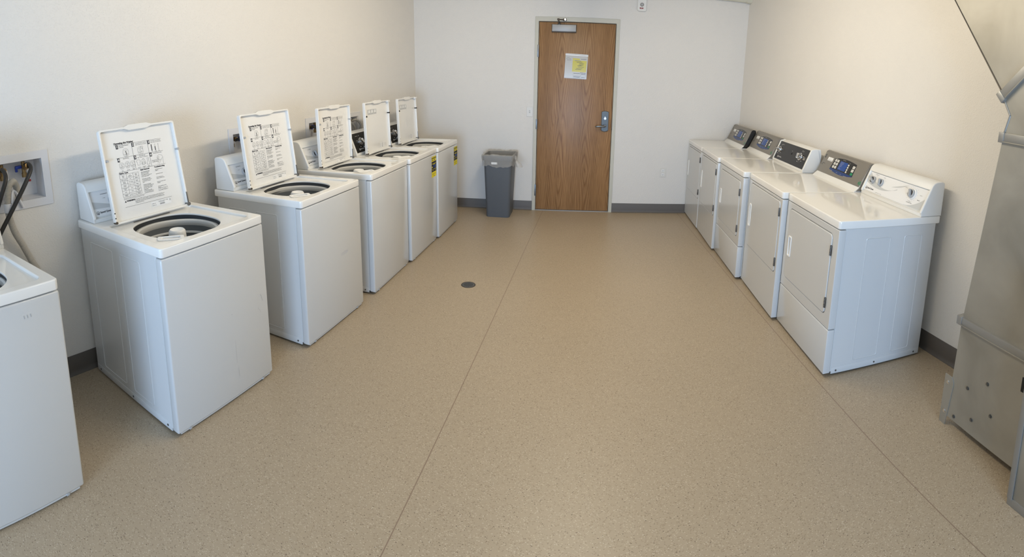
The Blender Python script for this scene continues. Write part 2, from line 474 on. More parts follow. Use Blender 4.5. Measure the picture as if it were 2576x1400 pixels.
# ------------------------------------------------------------------ door
door = empty('door_1', MB_.translation, aB)
tag(door, 'wood veneer door in a cream metal frame', None, None, 'structure')
MD = frame((0, 0, 0), (1, 0, 0), (0, 0, 1))      # local: u=x, v=z, w=-y (toward the room)
b = B()
fo = [(DL-FRO, 0), (DL-FRO, DT+FRO+0.012), (DR+FRO, DT+FRO+0.012), (DR+FRO, 0), (DR+0.003, 0), (DR+0.003, DT+0.003), (DL-0.003, DT+0.003), (DL-0.003, 0)]
b.plate(fo, -0.12, 0.014, FRAMEP, bev=0.003, mx=MD)
fi = [(DL-0.006, 0), (DL-0.006, DT+0.006), (DR+0.006, DT+0.006), (DR+0.006, 0), (DR-0.010, 0), (DR-0.010, DT-0.010), (DL+0.010, DT-0.010), (DL+0.010, 0)]
b.plate(fi, -0.13, -0.062, FRAMEP, mx=MD)
b.build('door_frame', door)
b = B(); b.box(DL+0.002, DR-0.002, 0.010, 0.056, 0.012, DT-0.003, OAK, 0.0015)
leaf = b.build('door_leaf', door)
b = B(); b.box(DL-0.003, DR+0.003, -0.006, 0.12, 0.0, 0.007, ALUM, 0.002); b.build('threshold', door)
for z0, z1 in ((1.842, 1.980), (1.000, 1.118), (0.185, 0.325)):
    b = B()
    for k in range(5):
        a = z0 + (z1-z0)*k/5; b.cyl((DL-0.001, -0.010, a+0.0008), (DL-0.001, -0.010, a+(z1-z0)/5-0.0008), 0.0075, NICKEL, n=12)
    b.box(DL-0.014, DL-0.002, -0.0175, -0.0145, z0, z1, NICKEL, 0.0008)
    b.cyl((DL-0.001, -0.010, z0-0.004), (DL-0.001, -0.010, z1+0.004), 0.005, NICKEL, n=10)
    b.build('hinge', door)
b = B(); b.box(DR-0.003, DR+0.004, -0.016, 0.02, 1.015, 1.14, DARKMET, 0.001); b.build('strike_plate', door)
# lock plate and lever
b = B()
lx0, lx1, lz0, lz1 = 0.122, 0.206, 0.990, 1.238
b.plate([(x, z) for x, z in ([(lx1, lz0+0.014), (lx1, lz1-0.012)] + [(lx0+(lx1-lx0)*(1-k/8), lz1-0.012+0.012*sin(pi*k/8)) for k in range(1, 8)]
        + [(lx0, lz1-0.012), (lx0, lz0+0.014)] + [(lx0+(lx1-lx0)*k/8, lz0+0.014-0.014*sin(pi*k/8)) for k in range(1, 8)])], 0, 0.016, LOCKM, bev=0.005, mx=MD @ Matrix.Translation((0, 0, -0.010)))
plate_ = b.build('lock_plate', door)
b = B(); b.cyl((0.164, -0.004, 1.148), (0.164, -0.014, 1.148), 0.017, NICKEL, n=24); b.cyl((0.164, -0.012, 1.148), (0.164, -0.018, 1.148), 0.011, CHROME, n=20)
b.box(0.1625, 0.1655, -0.0186, -0.0176, 1.142, 1.154, DARK); b.cyl((0.164, -0.012, 1.165), (0.164, -0.016, 1.165), 0.005, CHROME, n=14)
b.build('key_cylinder', plate_)
b = B()
b.cyl((0.164, 0, 1.060), (0.164, -0.030, 1.060), 0.021, NICKEL, r1=0.017, n=24)
lp = []
for k, (x, ry, rz, dy) in enumerate(((0.178, 0.006, 0.008, -0.040), (0.165, 0.011, 0.013, -0.042), (0.135, 0.009, 0.012, -0.046), (0.100, 0.008, 0.0125, -0.050), (0.075, 0.007, 0.012, -0.050), (0.060, 0.005, 0.009, -0.048), (0.052, 0.002, 0.004, -0.046))):
    lp.append([(x, dy + ry*cos(2*pi*j/16), 1.060 - 0.0015*k + rz*sin(2*pi*j/16)) for j in range(16)])
b.loft(lp, NICKEL, cap0=True, cap1=True); b.cyl((0.164, -0.028, 1.060), (0.164, -0.044, 1.060), 0.013, NICKEL)
b.build('lever_handle', plate_)
# closer
b = B(); b.box(-0.462, -0.200, -0.045, 0.010, 2.133, 2.208, ALUM, 0.004); b.box(-0.468, -0.194, -0.012, 0.010, 2.125, 2.214, DARKMET, 0.003)
clo = b.build('door_closer', door)
b = B()
b.cyl((-0.385, -0.022, 2.205), (-0.385, -0.022, 2.232), 0.013, DARKMET)
b.box(-0.397, -0.373, -0.034, -0.010, 2.222, 2.236, DARKMET, 0.003)
b.tube([(-0.385, -0.022, 2.23), (-0.392, -0.20, 2.245)], 0.009, DARKMET)
b.tube([(-0.392, -0.20, 2.245), (-0.328, -0.028, 2.262)], 0.007, DARKMET)
b.cyl((-0.392, -0.20, 2.235), (-0.392, -0.20, 2.256), 0.011, DARKMET)
b.box(-0.345, -0.305, -0.040, -0.012, 2.252, 2.276, DARKMET, 0.003)
b.cyl((-0.322, -0.035, 2.264), (-0.322, -0.046, 2.264), 0.010, CHROME)
b.build('closer_arm', clo)

# ------------------------------------------------------------------ notice pouch on the door
pt = empty('notice_pouch', MB_ @ Vector((-0.182, 1.60, 0.0)), aB)
tag(pt, 'clear zip pouch holding a yellow and grey printed notice, fixed to the wooden door', 'notice')
tl = Matrix.Rotation(radians(-2.2), 4, 'Z')
MN = MD @ Matrix.Translation((0, 0.145, -0.0095)) @ tl @ Matrix.Translation((0, -0.145, 0))
b = B(); b.plate(rrect(-0.128, 0.122, 0.006, 0.262, 0.004), 0, 0.0012, PAPER, mx=MN)
MN2 = MN @ Matrix.Translation((0, 0, 0.0016))
b.flat([(-0.045, 0.082), (0.112, 0.082), (0.112, 0.213), (-0.045, 0.213)], YELP, mx=MN2)
b.flat([(-0.045, 0.217), (0.034, 0.217), (0.034, 0.236), (-0.045, 0.236)], YELP, mx=MN2)
MN3 = MN @ Matrix.Translation((0, 0, 0.0021))
for (a, z, w_) in ((0.045, 0.228, 0.062), (0.030, 0.204, 0.02), (-0.02, 0.206, 0.05), (0.0, 0.190, 0.064), (0.03, 0.176, 0.052), (0.028, 0.162, 0.05), (0.012, 0.152, 0.045),
                   (0.018, 0.138, 0.066), (0.0, 0.120, 0.070), (-0.01, 0.107, 0.066), (0.045, 0.070, 0.066), (-0.025, 0.060, 0.07), (0.058, 0.058, 0.052),
                   (-0.025, 0.030, 0.075), (-0.025, 0.018, 0.07), (0.062, 0.020, 0.04)):
    b.flat([(a, z), (a+w_, z), (a+w_, z+0.0042), (a, z+0.0042)], INK, mx=MN3)
b.line([(-0.03, 0.014), (0.050, 0.014), (0.050, 0.066), (-0.03, 0.066)], 0.0009, INK, mx=MN3, closed=True)
b.line([(0.058, 0.014), (0.108, 0.014), (0.108, 0.052), (0.058, 0.052)], 0.0009, INK, mx=MN3, closed=True)
b.line([(-0.118+0.05*k/10, 0.226+0.010*sin(pi*k/10)) for k in range(11)], 0.002, INK, mx=MN3)
for z in (0.221, 0.215, 0.209): b.line([(-0.112, z), (-0.062, z)], 0.0012, INK, mx=MN3)
b.build('printed_notice', pt)
b = B(); b.plate(rrect(-0.130, 0.124, 0.0, 0.288, 0.006), 0.0028, 0.0040, POUCH, mx=MN)
b.plate(rrect(-0.130, 0.124, 0.264, 0.276, 0.004), 0.004, 0.0056, ZIP, mx=MN); b.plate(rrect(-0.130, 0.124, 0.2795, 0.286, 0.003), 0.004, 0.005, ZIP, mx=MN)
b.build('plastic_pouch', pt)

# ------------------------------------------------------------------ back wall fittings
s = empty('light_switch', MB_ @ Vector((-0.694, 1.145, 0)), aB)
tag(s, 'white single toggle switch plate on the wall left of the wooden door', 'light switch')
b = B(); b.plate(rrect(-0.035, 0.035, 0.0, 0.117, 0.004), 0, 0.006, CREAMC, bev=0.002, mx=MD); b.build('cover_plate', s)
b = B(); b.box(-0.005, 0.005, -0.014, 0, 0.052, 0.066, CREAMC, 0.001); b.box(-0.0075, 0.0075, -0.0072, 0, 0.044, 0.074, KNOBGREY); b.build('toggle', s)
s = empty('power_outlet', MB_ @ Vector((0.871, 0.455, 0)), aB)
tag(s, 'white duplex power outlet low on the wall right of the wooden door', 'outlet')
b = B(); b.plate(rrect(-0.038, 0.038, 0.0, 0.115, 0.004), 0, 0.006, CREAMC, bev=0.002, mx=MD); b.build('cover_plate', s)
for zc in (0.034, 0.081):
    b = B(); b.plate(rrect(-0.0165, 0.0165, zc-0.014, zc+0.014, 0.006), 0, 0.0078, LABELW, bev=0.001, mx=MD)
    b.box(-0.0085, -0.0060, -0.0084, -0.007, zc-0.002, zc+0.008, DARK); b.box(0.0060, 0.0085, -0.0084, -0.007, zc-0.002, zc+0.008, DARK)
    b.cyl((0, -0.007, zc-0.007), (0, -0.0084, zc-0.007), 0.003, DARK, n=12); b.build('socket', s)
s = empty('fire_alarm', MB_ @ Vector((0.516, 2.40, 0)), aB)
tag(s, 'slim white fire alarm unit high on the wall, cut by the top edge', 'alarm')
b = B(); b.plate(rrect(-0.052, 0.052, 0.0, 0.160, 0.022), 0, 0.030, PLAST, bev=0.010, mx=MD); b.build('housing', s)
b = B(); b.cyl((-0.002, -0.028, 0.073), (-0.002, -0.036, 0.073), 0.021, LAMPG, n=28); b.cyl((-0.002, -0.035, 0.073), (-0.002, -0.039, 0.073), 0.012, KNOBGREY, n=24); b.build('sensor_lens', s)
b = B(); MT = MD @ Matrix.Translation((0, 0, 0.0305)); b.flat([(-0.026, 0.026), (0.014, 0.026), (0.014, 0.042), (-0.026, 0.042)], REDV, mx=MT); b.text('FIRE', -0.006, 0.029, 0.013, LABELW, mx=MT, align='CENTER', off=0.0004); b.build('fire_label', s, )
pi_ = empty('pipe', (0, 0, 0))
tag(pi_, 'cream pipe running along the top of the wall above the door', 'pipe')
b = B()
pa, pb_ = MB_ @ Vector((-1.9, 2.575, 0.045)), MB_ @ Vector((1.735, 2.650, 0.045))
b.cyl(pa, pb_, 0.030, PIPE, n=24); b.build('pipe_run', pi_)
b = B(); e = MB_ @ Vector((1.757, 2.650, 0.045))
b.cyl(MB_ @ Vector((1.715, 2.650, 0.045)), MB_ @ Vector((1.775, 2.651, 0.045)), 0.037, PIPE, n=24)
b.build('pipe_fitting', pi_)

# ------------------------------------------------------------------ trash can and bag
tc_ = empty('trash_can', (-0.985, 5.335, 0), 0.02)
tag(tc_, 'tall slim grey plastic trash can against the wall left of the door', 'trash can')
def can_loop(hx, hy, z, r=0.035, n=6): return [(x, y, z) for x, y in rrect(-hx, hx, -hy, hy, r, n)]
b = B()
b.loft([can_loop(0.128, 0.140, 0.0), can_loop(0.131, 0.143, 0.01), can_loop(0.155, 0.178, 0.66), can_loop(0.156, 0.179, 0.67), can_loop(0.170, 0.190, 0.672),
        can_loop(0.172, 0.192, 0.720), can_loop(0.168, 0.188, 0.728), can_loop(0.160, 0.180, 0.724), can_loop(0.150, 0.172, 0.60), can_loop(0.126, 0.136, 0.02)], CANG, cap0=True, cap1=True)
b.build('can_body', tc_)
b = B(); Mt = frame((-0.03, -0.1955, 0.645), (1, 0, 0), (0, 0, 1)); b.plate(rrect(-0.035, 0.030, -0.012, 0.012, 0.002), 0, 0.001, LABELW, mx=Mt)
b.line([(-0.03, 0.003), (0.012, 0.003)], 0.004, KNOBGREY, mx=Mt @ Matrix.Translation((0, 0, 0.0014))); b.build('maker_label', tc_)
rnd = random.Random(3)
bag = B(); loops = []
def resample(P, n):
    """n evenly spaced points round a closed outline"""
    P = P + [P[0]]; d = [0.0]
    for a, c in zip(P, P[1:]): d.append(d[-1] + hypot(c[0]-a[0], c[1]-a[1]))
    out = []; j = 0
    for k in range(n):
        t = d[-1]*k/n
        while d[j+1] < t: j += 1
        q = (t-d[j])/max(d[j+1]-d[j], 1e-9); out.append((P[j][0]+(P[j+1][0]-P[j][0])*q, P[j][1]+(P[j+1][1]-P[j][1])*q))
    return out
NB = 144
def wav(k, a, s_=0):
    t = 2*pi*k/NB
    return a*(sin(5*t+s_)+0.6*sin(11*t+1.7*s_+1)+0.45*sin(23*t+2.3*s_)+0.3*sin(37*t+s_*3))
seq = [(0.118, 0.135, 0.30, 0.004), (0.136, 0.155, 0.55, 0.004), (0.146, 0.166, 0.70, 0.003), (0.158, 0.178, 0.735, 0.002), (0.170, 0.190, 0.742, 0.002),
       (0.179, 0.199, 0.734, 0.002), (0.181, 0.201, 0.712, 0.0022), (0.178, 0.197, 0.690, 0.002), (0.173, 0.194, 0.662, 0.0028), (0.170, 0.192, 0.632, 0.003), (0.168, 0.190, 0.604, 0.003)]
for j, (hx, hy, z, a) in enumerate(seq):
    lp = []
    for k, (x, y) in enumerate(resample(rrect(-hx, hx, -hy, hy, 0.035, 10), NB)):
        d = wav(k, a, j*0.35); L_ = hypot(x, y)
        if j in (2, 3): d = min(d, 0.0)
        if j > 4: d = abs(d)
        dz = wav(k, (0.004 if j in (3, 4, 5) else 0.006 if j < 9 else 0.009), 0.3*j)
        lp.append((x + x/L_*d, y + y/L_*d, z + dz))
    loops.append(lp)
bag.loft(loops, BAG)
bg = bag.build('trash_bag', None, (-0.985, 5.335, 0), 0.02)
tag(bg, 'clear plastic liner bag folded over the rim of the grey trash can', 'trash bag')
kn = B()
kn.loft([[(0.185+0.012*cos(t)+dx, -0.15+0.012*sin(t)*1.2+dy, z+0.004*sin(3*t)) if r is None else (0.185+dx+r*cos(t)*(1+0.25*sin(3*t)), -0.15+dy+r*sin(t)*(1+0.2*cos(4*t)), z) for t in (2*pi*q/14 for q in range(14))]
         for dx, dy, z, r in ((0, 0, 0.735, 0.006), (0.004, 0, 0.725, 0.012), (0.008, 0, 0.700, 0.018), (0.012, 0, 0.685, 0.010), (0.022, 0, 0.665, 0.022), (0.036, 0, 0.640, 0.030), (0.045, 0, 0.612, 0.034), (0.050, 0, 0.600, 0.028))], BAG)
kn.build('bag_knot', bg)

# ------------------------------------------------------------------ floor drain
dr = empty('floor_drain', (-0.860, 3.385, 0))
tag(dr, 'round perforated metal floor drain set in the vinyl floor', 'floor drain')
b = B(); b.lathe([(0.043, 0.0012), (0.045, 0.003), (0.053, 0.003), (0.055, 0.0004)], DARKMET, n=40); b.build('drain_ring', dr)
b = B(); b.cyl((0, 0, 0.0002), (0, 0, 0.0022), 0.044, NICKEL, n=40)
for i in range(-5, 6):
    for j in range(-5, 6):
        x, y = i*0.0078 + (j % 2)*0.0039, j*0.0068
        if hypot(x, y) < 0.038: b.cyl((x, y, 0.0018), (x, y, 0.0026), 0.0026, DARK, n=6)
b.build('grate', dr)

# ------------------------------------------------------------------ laundry machines
# built in a frame of their own: x = left to right seen from the front, y = rearward, z = up
def ridge(b, x0, x1, z0, z1, r, mx, m):
    """pressed outline on a side panel"""
    P = rrect(x0, x1, z0, z1, 0.012, 4)
    pts = [(p[0], p[1]) for p in P]
    bb = bmesh.new(); n = len(pts); cx, cz = (x0+x1)/2, (z0+z1)/2
    def ins(p, d): return (p[0] + (d if p[0] < cx else -d), p[1] + (d if p[1] < cz else -d))
    rings = [[bb.verts.new((*ins(p, d), h)) for p in pts] for d, h in ((-r, 0.0), (0, 0.0022), (r, 0.0))]
    for a, c in zip(rings, rings[1:]):
        for k in range(n): bb.faces.new((a[k], a[(k+1) % n], c[(k+1) % n], c[k]))
    b.absorb(bb, mx, m)

def cabinet(root, W, D, Htop, side_panels, foot=0.024):
    b = B()
    b.plate(rrect(0.004, W-0.004, 0.047, D-0.03, 0.006, 3), 0.028, Htop-0.002, SIDE_SHADED, holes=[rrect(0.014, W-0.014, 0.057, D-0.04, 0.004, 2)])
    b.box(0.0025, 0.012, 0.055, D-0.035, 0.012, 0.05, SIDE_SHADED, 0.0015); b.box(W-0.012, W-0.0025, 0.055, D-0.035, 0.012, 0.05, SIDE_SHADED, 0.0015)
    for (d0, d1) in side_panels:
        for x, u in ((0.004, (0, -1, 0)), (W-0.004, (0, 1, 0))):
            mx = Matrix.Translation((x, 0, 0)) @ frame((0, 0, 0), u, (0, 0, 1))
            if u[1] < 0: ridge(b, -d1, -d0, 0.075, Htop-0.065, 0.003, mx, SIDE_SHADED)
            else: ridge(b, d0, d1, 0.075, Htop-0.065, 0.003, mx, SIDE_SHADED)
    b.build('cabinet', root)
    for d in (0.085, D*0.48, D-0.075):
        for x, sgn in ((0.0025, -1), (W-0.0025, 1)):
            q = B(); q.cyl((x-sgn*0.001, d, 0.030), (x+sgn*0.002, d, 0.030), 0.0055, NICKEL, n=14); q.cyl((x, d, 0.030), (x+sgn*0.003, d, 0.030), 0.003, NICKEL, n=6)
            q.build('screw', root, )
    for x in (0.05, W-0.05):
        for d in (0.07, D-0.08):
            q = B(); q.cyl((x, d, 0.0), (x, d, 0.010), 0.019, RUBBER, n=16); q.cyl((x, d, 0.008), (x, d, 0.032), 0.006, NICKEL, n=10)
            q.build('levelling_foot', root)

def grip_knob(r, h, body, dark, ang, ring=None):
    """round control knob with a raised bar grip; local z points off the panel"""
    b = B(); z0 = 0
    if ring: b.lathe([(0, 0.008), (r*1.22, 0.008), (r*1.32, 0.006), (r*1.35, 0.0), (r*1.35, -0.001)], ring, n=36); z0 = 0.007
    b.lathe([(0, h*0.55), (r*0.86, h*0.55), (r*0.97, h*0.5), (r*1.02, h*0.2), (r*1.03, 0)], body, n=36, mx=Matrix.Translation((0, 0, z0)))
    b.cyl((0, 0, z0+h*0.52), (0, 0, z0+h*0.58), r*0.80, dark, n=28)
    mr = Matrix.Rotation(ang, 4, 'Z')
    lo = [[(x*sx_, y*sy_, z) for x, y in rrect(-r*0.30, r*0.30, -r*0.97, r*0.97, r*0.22, 4)] for sx_, sy_, z in ((1.15, 1.0, z0+h*0.2), (1.0, 1.0, z0+h*0.55), (0.85, 0.96, z0+h*0.95), (0.65, 0.90, z0+h*1.1))]
    b.loft(lo, body, mx=mr, cap0=True, cap1=True)
    return b

def queen_logo(b, u, v, r, mx, ink, words=True):
    """round mark with an inner loop and a crossing tail, then the maker's words"""
    b.line([(u+r*cos(t), v+r*sin(t)) for t in (2*pi*k/24 for k in range(24))], r*0.24, ink, mx=mx, closed=True)
    b.line([(u+0.42*r*cos(t), v-0.25*r+0.42*r*sin(t)) for t in (2*pi*k/14 for k in range(14))], r*0.14, ink, mx=mx, closed=True)
    b.line([(u-0.05*r, v+0.1*r), (u+0.1*r, v-0.55*r), (u+0.55*r, v-1.30*r)], r*0.22, ink, mx=mx)
    if words:
        b.text('Speed Queen', u+1.55*r, v-0.75*r, r*1.75, ink, mx=mx, bold=0.022, sx=0.92)

def sq_console(root, W, H, cf, style, is_washer):
    """upright console; style 'white' or 'black'"""
    T = atan2(0.070, 0.176)
    hz = H + 0.001
    prof = [(cf+0.006, hz), (cf+0.004, hz+0.020), (cf, hz+0.024), (cf+0.002, hz+0.034)]
    top = [(cf+0.060, hz+0.178), (cf+0.068, hz+0.197), (cf+0.080, hz+0.211), (cf+0.098, hz+0.219), (cf+0.140, hz+0.222), (cf+0.158, hz+0.216), (cf+0.163, hz+0.205)]
    rear = [(cf+0.165, hz+0.03), (cf+0.165, hz)]
    full = prof + top + rear
    def ext(b, pf, x0, x1, m, bev=0.006):
        MX = Matrix(((0, 0, 1, 0), (1, 0, 0, 0), (0, 1, 0, 0), (0, 0, 0, 1)))      # (d, z, t) -> (x=t, y=d, z=z)
        b.plate(pf, x0, x1, m, bev=bev, mx=MX)
    core = [(cf+0.018, hz), (cf+0.018, hz+0.026), (cf+0.0145, hz+0.030), (cf+0.0145+0.052, hz+0.163), (cf+0.0145+0.060, hz+0.19), (cf+0.10, hz+0.214), (cf+0.150, hz+0.214), (cf+0.158, hz+0.20), (cf+0.160, hz)]
    b = B()
    if style == 'white':
        ext(b, core, 0.006, W-0.006, PLAST, 0.001)
        ext(b, [(cf+0.054, hz+0.170), (cf+0.060, hz+0.178), (cf+0.068, hz+0.197), (cf+0.080, hz+0.211), (cf+0.098, hz+0.219), (cf+0.140, hz+0.222), (cf+0.158, hz+0.216), (cf+0.163, hz+0.205), (cf+0.163, hz+0.16), (cf+0.08, hz+0.165)], 0.012, W-0.012, PLAST, 0.002)
        ext(b, [(cf+0.006, hz), (cf+0.004, hz+0.020), (cf+0.012, hz+0.024), (cf+0.03, hz+0.02), (cf+0.03, hz)], 0.012, W-0.012, PLAST, 0.001)
    else:
        ext(b, [(cf+0.004, hz), (cf, hz+0.016), (cf+0.006, hz+0.024), (cf+0.068, hz+0.192), (cf+0.100, hz+0.205), (cf+0.150, hz+0.205), (cf+0.160, hz+0.16), (cf+0.163, hz)], 0.010, W-0.010, PLAST, 0.002)
    con = b.build('console', root)
    for x0, x1 in ((0.0, 0.020), (W-0.020, W)):
        b = B()
        if style == 'white': ext(b, full, x0, x1, PLAST, 0.006)
        else: ext(b, [(cf-0.001, hz), (cf-0.006, hz+0.018), (cf+0.060, hz+0.196), (cf+0.070, hz+0.202), (cf+0.108, hz+0.210), (cf+0.125, hz+0.198), (cf+0.168, hz+0.05), (cf+0.168, hz)], x0, x1, PLAST, 0.004)
        b.build('end_cap', con)
    # face frame
    if style == 'white':
        MFc = Matrix.Translation((0, cf+0.0145+0.001, hz+0.030)) @ frame((0, 0, 0), (1, 0, 0), (0, sin(atan2(0.052, 0.133)), cos(atan2(0.052, 0.133))))
        FH = 0.142
        b = B(); b.plate([(0.020, 0.001), (W-0.020, 0.001), (W-0.020, FH-0.002), (0.020, FH-0.002)], 0.0, 0.0025, FACE, mx=MFc)
        m1 = MFc @ Matrix.Translation((0, 0, 0.0030)); m2 = MFc @ Matrix.Translation((0, 0, 0.0034))
        # swoosh: crescent on the left and another at the right end
        n = 16
        if is_washer: up = [(0.022+0.26*t, 0.088-0.050*sin(t*pi/2)) for t in (k/n for k in range(n+1))]; lo = [(0.022+0.26*t, 0.045-0.008*sin(t*pi/2)) for t in (k/n for k in range(n+1))]
        else: up = [(0.022+0.35*t, 0.115*(1-t)**2.2+0.052*t**2.5+0.022) for t in (k/n for k in range(n+1))]; lo = [(0.022+0.35*t, 0.052*(1-t)**1.8+0.072*t**2.6+0.009) for t in (k/n for k in range(n+1))]
        for k in range(n): b.flat([lo[k], lo[k+1], up[k+1], up[k]], SWOOSH, mx=m1)
        up2 = [(W-0.20+0.178*t, 0.003+0.080*t**2) for t in (k/n for k in range(n+1))]; lo2 = [(p[0], 0.002) for p in up2]
        for k in range(n): b.flat([lo2[k], lo2[k+1], up2[k+1], up2[k]], SWOOSH, mx=m1)
        if not is_washer:
            up3 = [(0.30+0.17*t, 0.082+0.050*t) for t in (k/n for k in range(n+1))]; lo3 = [(p[0], p[1]-0.010*sin(pi*k/n)) for k, p in enumerate(up3)]
            for k in range(n): b.flat([lo3[k], lo3[k+1], up3[k+1], up3[k]], SWOOSH, mx=m1)
        queen_logo(b, 0.042, 0.020, 0.0085, m2, INK)
        if is_washer:
            knobs = [(0.150, 0.078, 0.026, False, 0.2), (0.50, 0.075, 0.028, True, 0.5)]
            b.text('WASH/RINSE', 0.085, 0.118, 0.0075, INK, mx=m2); b.text('COLD', 0.094, 0.095, 0.006, INK, mx=m2)
        else:
            knobs = [(0.082, 0.086, 0.026, False, 1.0), (0.178, 0.086, 0.026, False, 0.35), (0.528, 0.086, 0.028, True, 0.45)]
            b.text('TEMPERATURE', 0.085, 0.128, 0.0058, INK, mx=m2); b.text('LOW', 0.10, 0.121, 0.005, INK, mx=m2); b.text('SIGNAL', 0.185, 0.124, 0.0058, INK, mx=m2); b.text('OFF', 0.214, 0.104, 0.005, INK, mx=m2)
            b.text('COMMERCIAL HEAVY DUTY DRYER', 0.160, 0.006, 0.0045, INK, mx=m2)
            b.text('AUTOMATIC', 0.528, 0.032, 0.005, INK, mx=m2, align='CENTER'); b.text('CYCLE SELECTOR', 0.528, 0.022, 0.007, INK, mx=m2, align='CENTER', bold=0.01)
            b.text('OFF', 0.466, 0.075, 0.005, INK, mx=m2); b.text('TIME DRY', 0.590, 0.055, 0.0065, INK, mx=m2, bold=0.01); b.text('REGULAR', 0.440, 0.110, 0.0055, INK, mx=m2)
            b.text('DELICATE', 0.600, 0.090, 0.005, INK, mx=m2)
        for (u, v, r, big, a) in knobs:
            R_ = r*(1.75 if big else 1.35)
            for k in range(16 if big else 7):
                t = (2*pi*k/16) if big else (-0.6+1.5*k/6)
                b.line([(u+R_*cos(t), v+R_*sin(t)*0.98), (u+(R_+0.0035)*cos(t), v+(R_+0.0035)*sin(t)*0.98)], 0.0010, INK, mx=m2)
        b.build('control_panel', con)
        for (u, v, r, big, a) in knobs:
            k = grip_knob(r, 0.026, KNOBGREY, KNOBDARK, a, FACE if big else None)
            k.bm.transform(MFc @ Matrix.Translation((u, v, 0.003))); k.build('knob', con)
    else:
        th = atan2(0.062, 0.168)
        MFc = Matrix.Translation((0, cf+0.006-0.0012, hz+0.024)) @ frame((0, 0, 0), (1, 0, 0), (0, sin(th), cos(th)))
        FH = 0.179
        b = B(); b.plate([(0.021, 0.000), (W-0.021, 0.000), (W-0.021, FH), (0.021, FH)], 0.0, 0.002, BLACKP, mx=MFc)
        m2 = MFc @ Matrix.Translation((0, 0, 0.0026))
        queen_logo(b, 0.090, 0.028, 0.008, m2, WHITEINK)
        b.text('TEMPERATURE', 0.085, 0.148, 0.0062, WHITEINK, mx=m2); b.text('CYCLE', 0.545, 0.150, 0.0065, WHITEINK, mx=m2); b.text('SIGNAL', 0.33, 0.118, 0.006, WHITEINK, mx=m2)
        kk = [(0.075, 0.098, 0.022, 1.9), (0.530, 0.098, 0.026, 0.3)]
        if is_washer: kk = [(0.150, 0.098, 0.026, 0.6), (0.52, 0.098, 0.026, 0.3)]; b.text('WATER', 0.10, 0.148, 0.0065, WHITEINK, mx=m2)
        for (u, v, r, a) in kk:
            for k in range(14):
                t = 2*pi*k/14+0.2; R_ = r*1.75
                b.line([(u+R_*cos(t), v+R_*sin(t)), (u+(R_+0.006)*cos(t), v+(R_+0.006)*sin(t))], 0.0013, WHITEINK, mx=m2)
                if k % 3 == 0: b.line([(u+(R_+0.010)*cos(t)-0.006, v+(R_+0.010)*sin(t)), (u+(R_+0.010)*cos(t)+0.006, v+(R_+0.010)*sin(t))], 0.0035, WHITEINK, mx=m2)
        b.cyl((0.345, 0.096, 0.001), (0.345, 0.096, 0.004), 0.0085, DARK, n=20, mx=MFc)
        b.build('control_panel', con)
        for (u, v, r, a) in kk:
            k = grip_knob(r, 0.030, CHROME, BLACKP, a, CHROME)
            k.bm.transform(MFc @ Matrix.Translation((u, v, 0.002))); k.build('knob', con)
        if is_washer:
            k = grip_knob(0.011, 0.012, CHROME, BLACKP, 0.4); k.bm.transform(MFc @ Matrix.Translation((0.185, 0.040, 0.002))); k.build('knob', con)
    return con

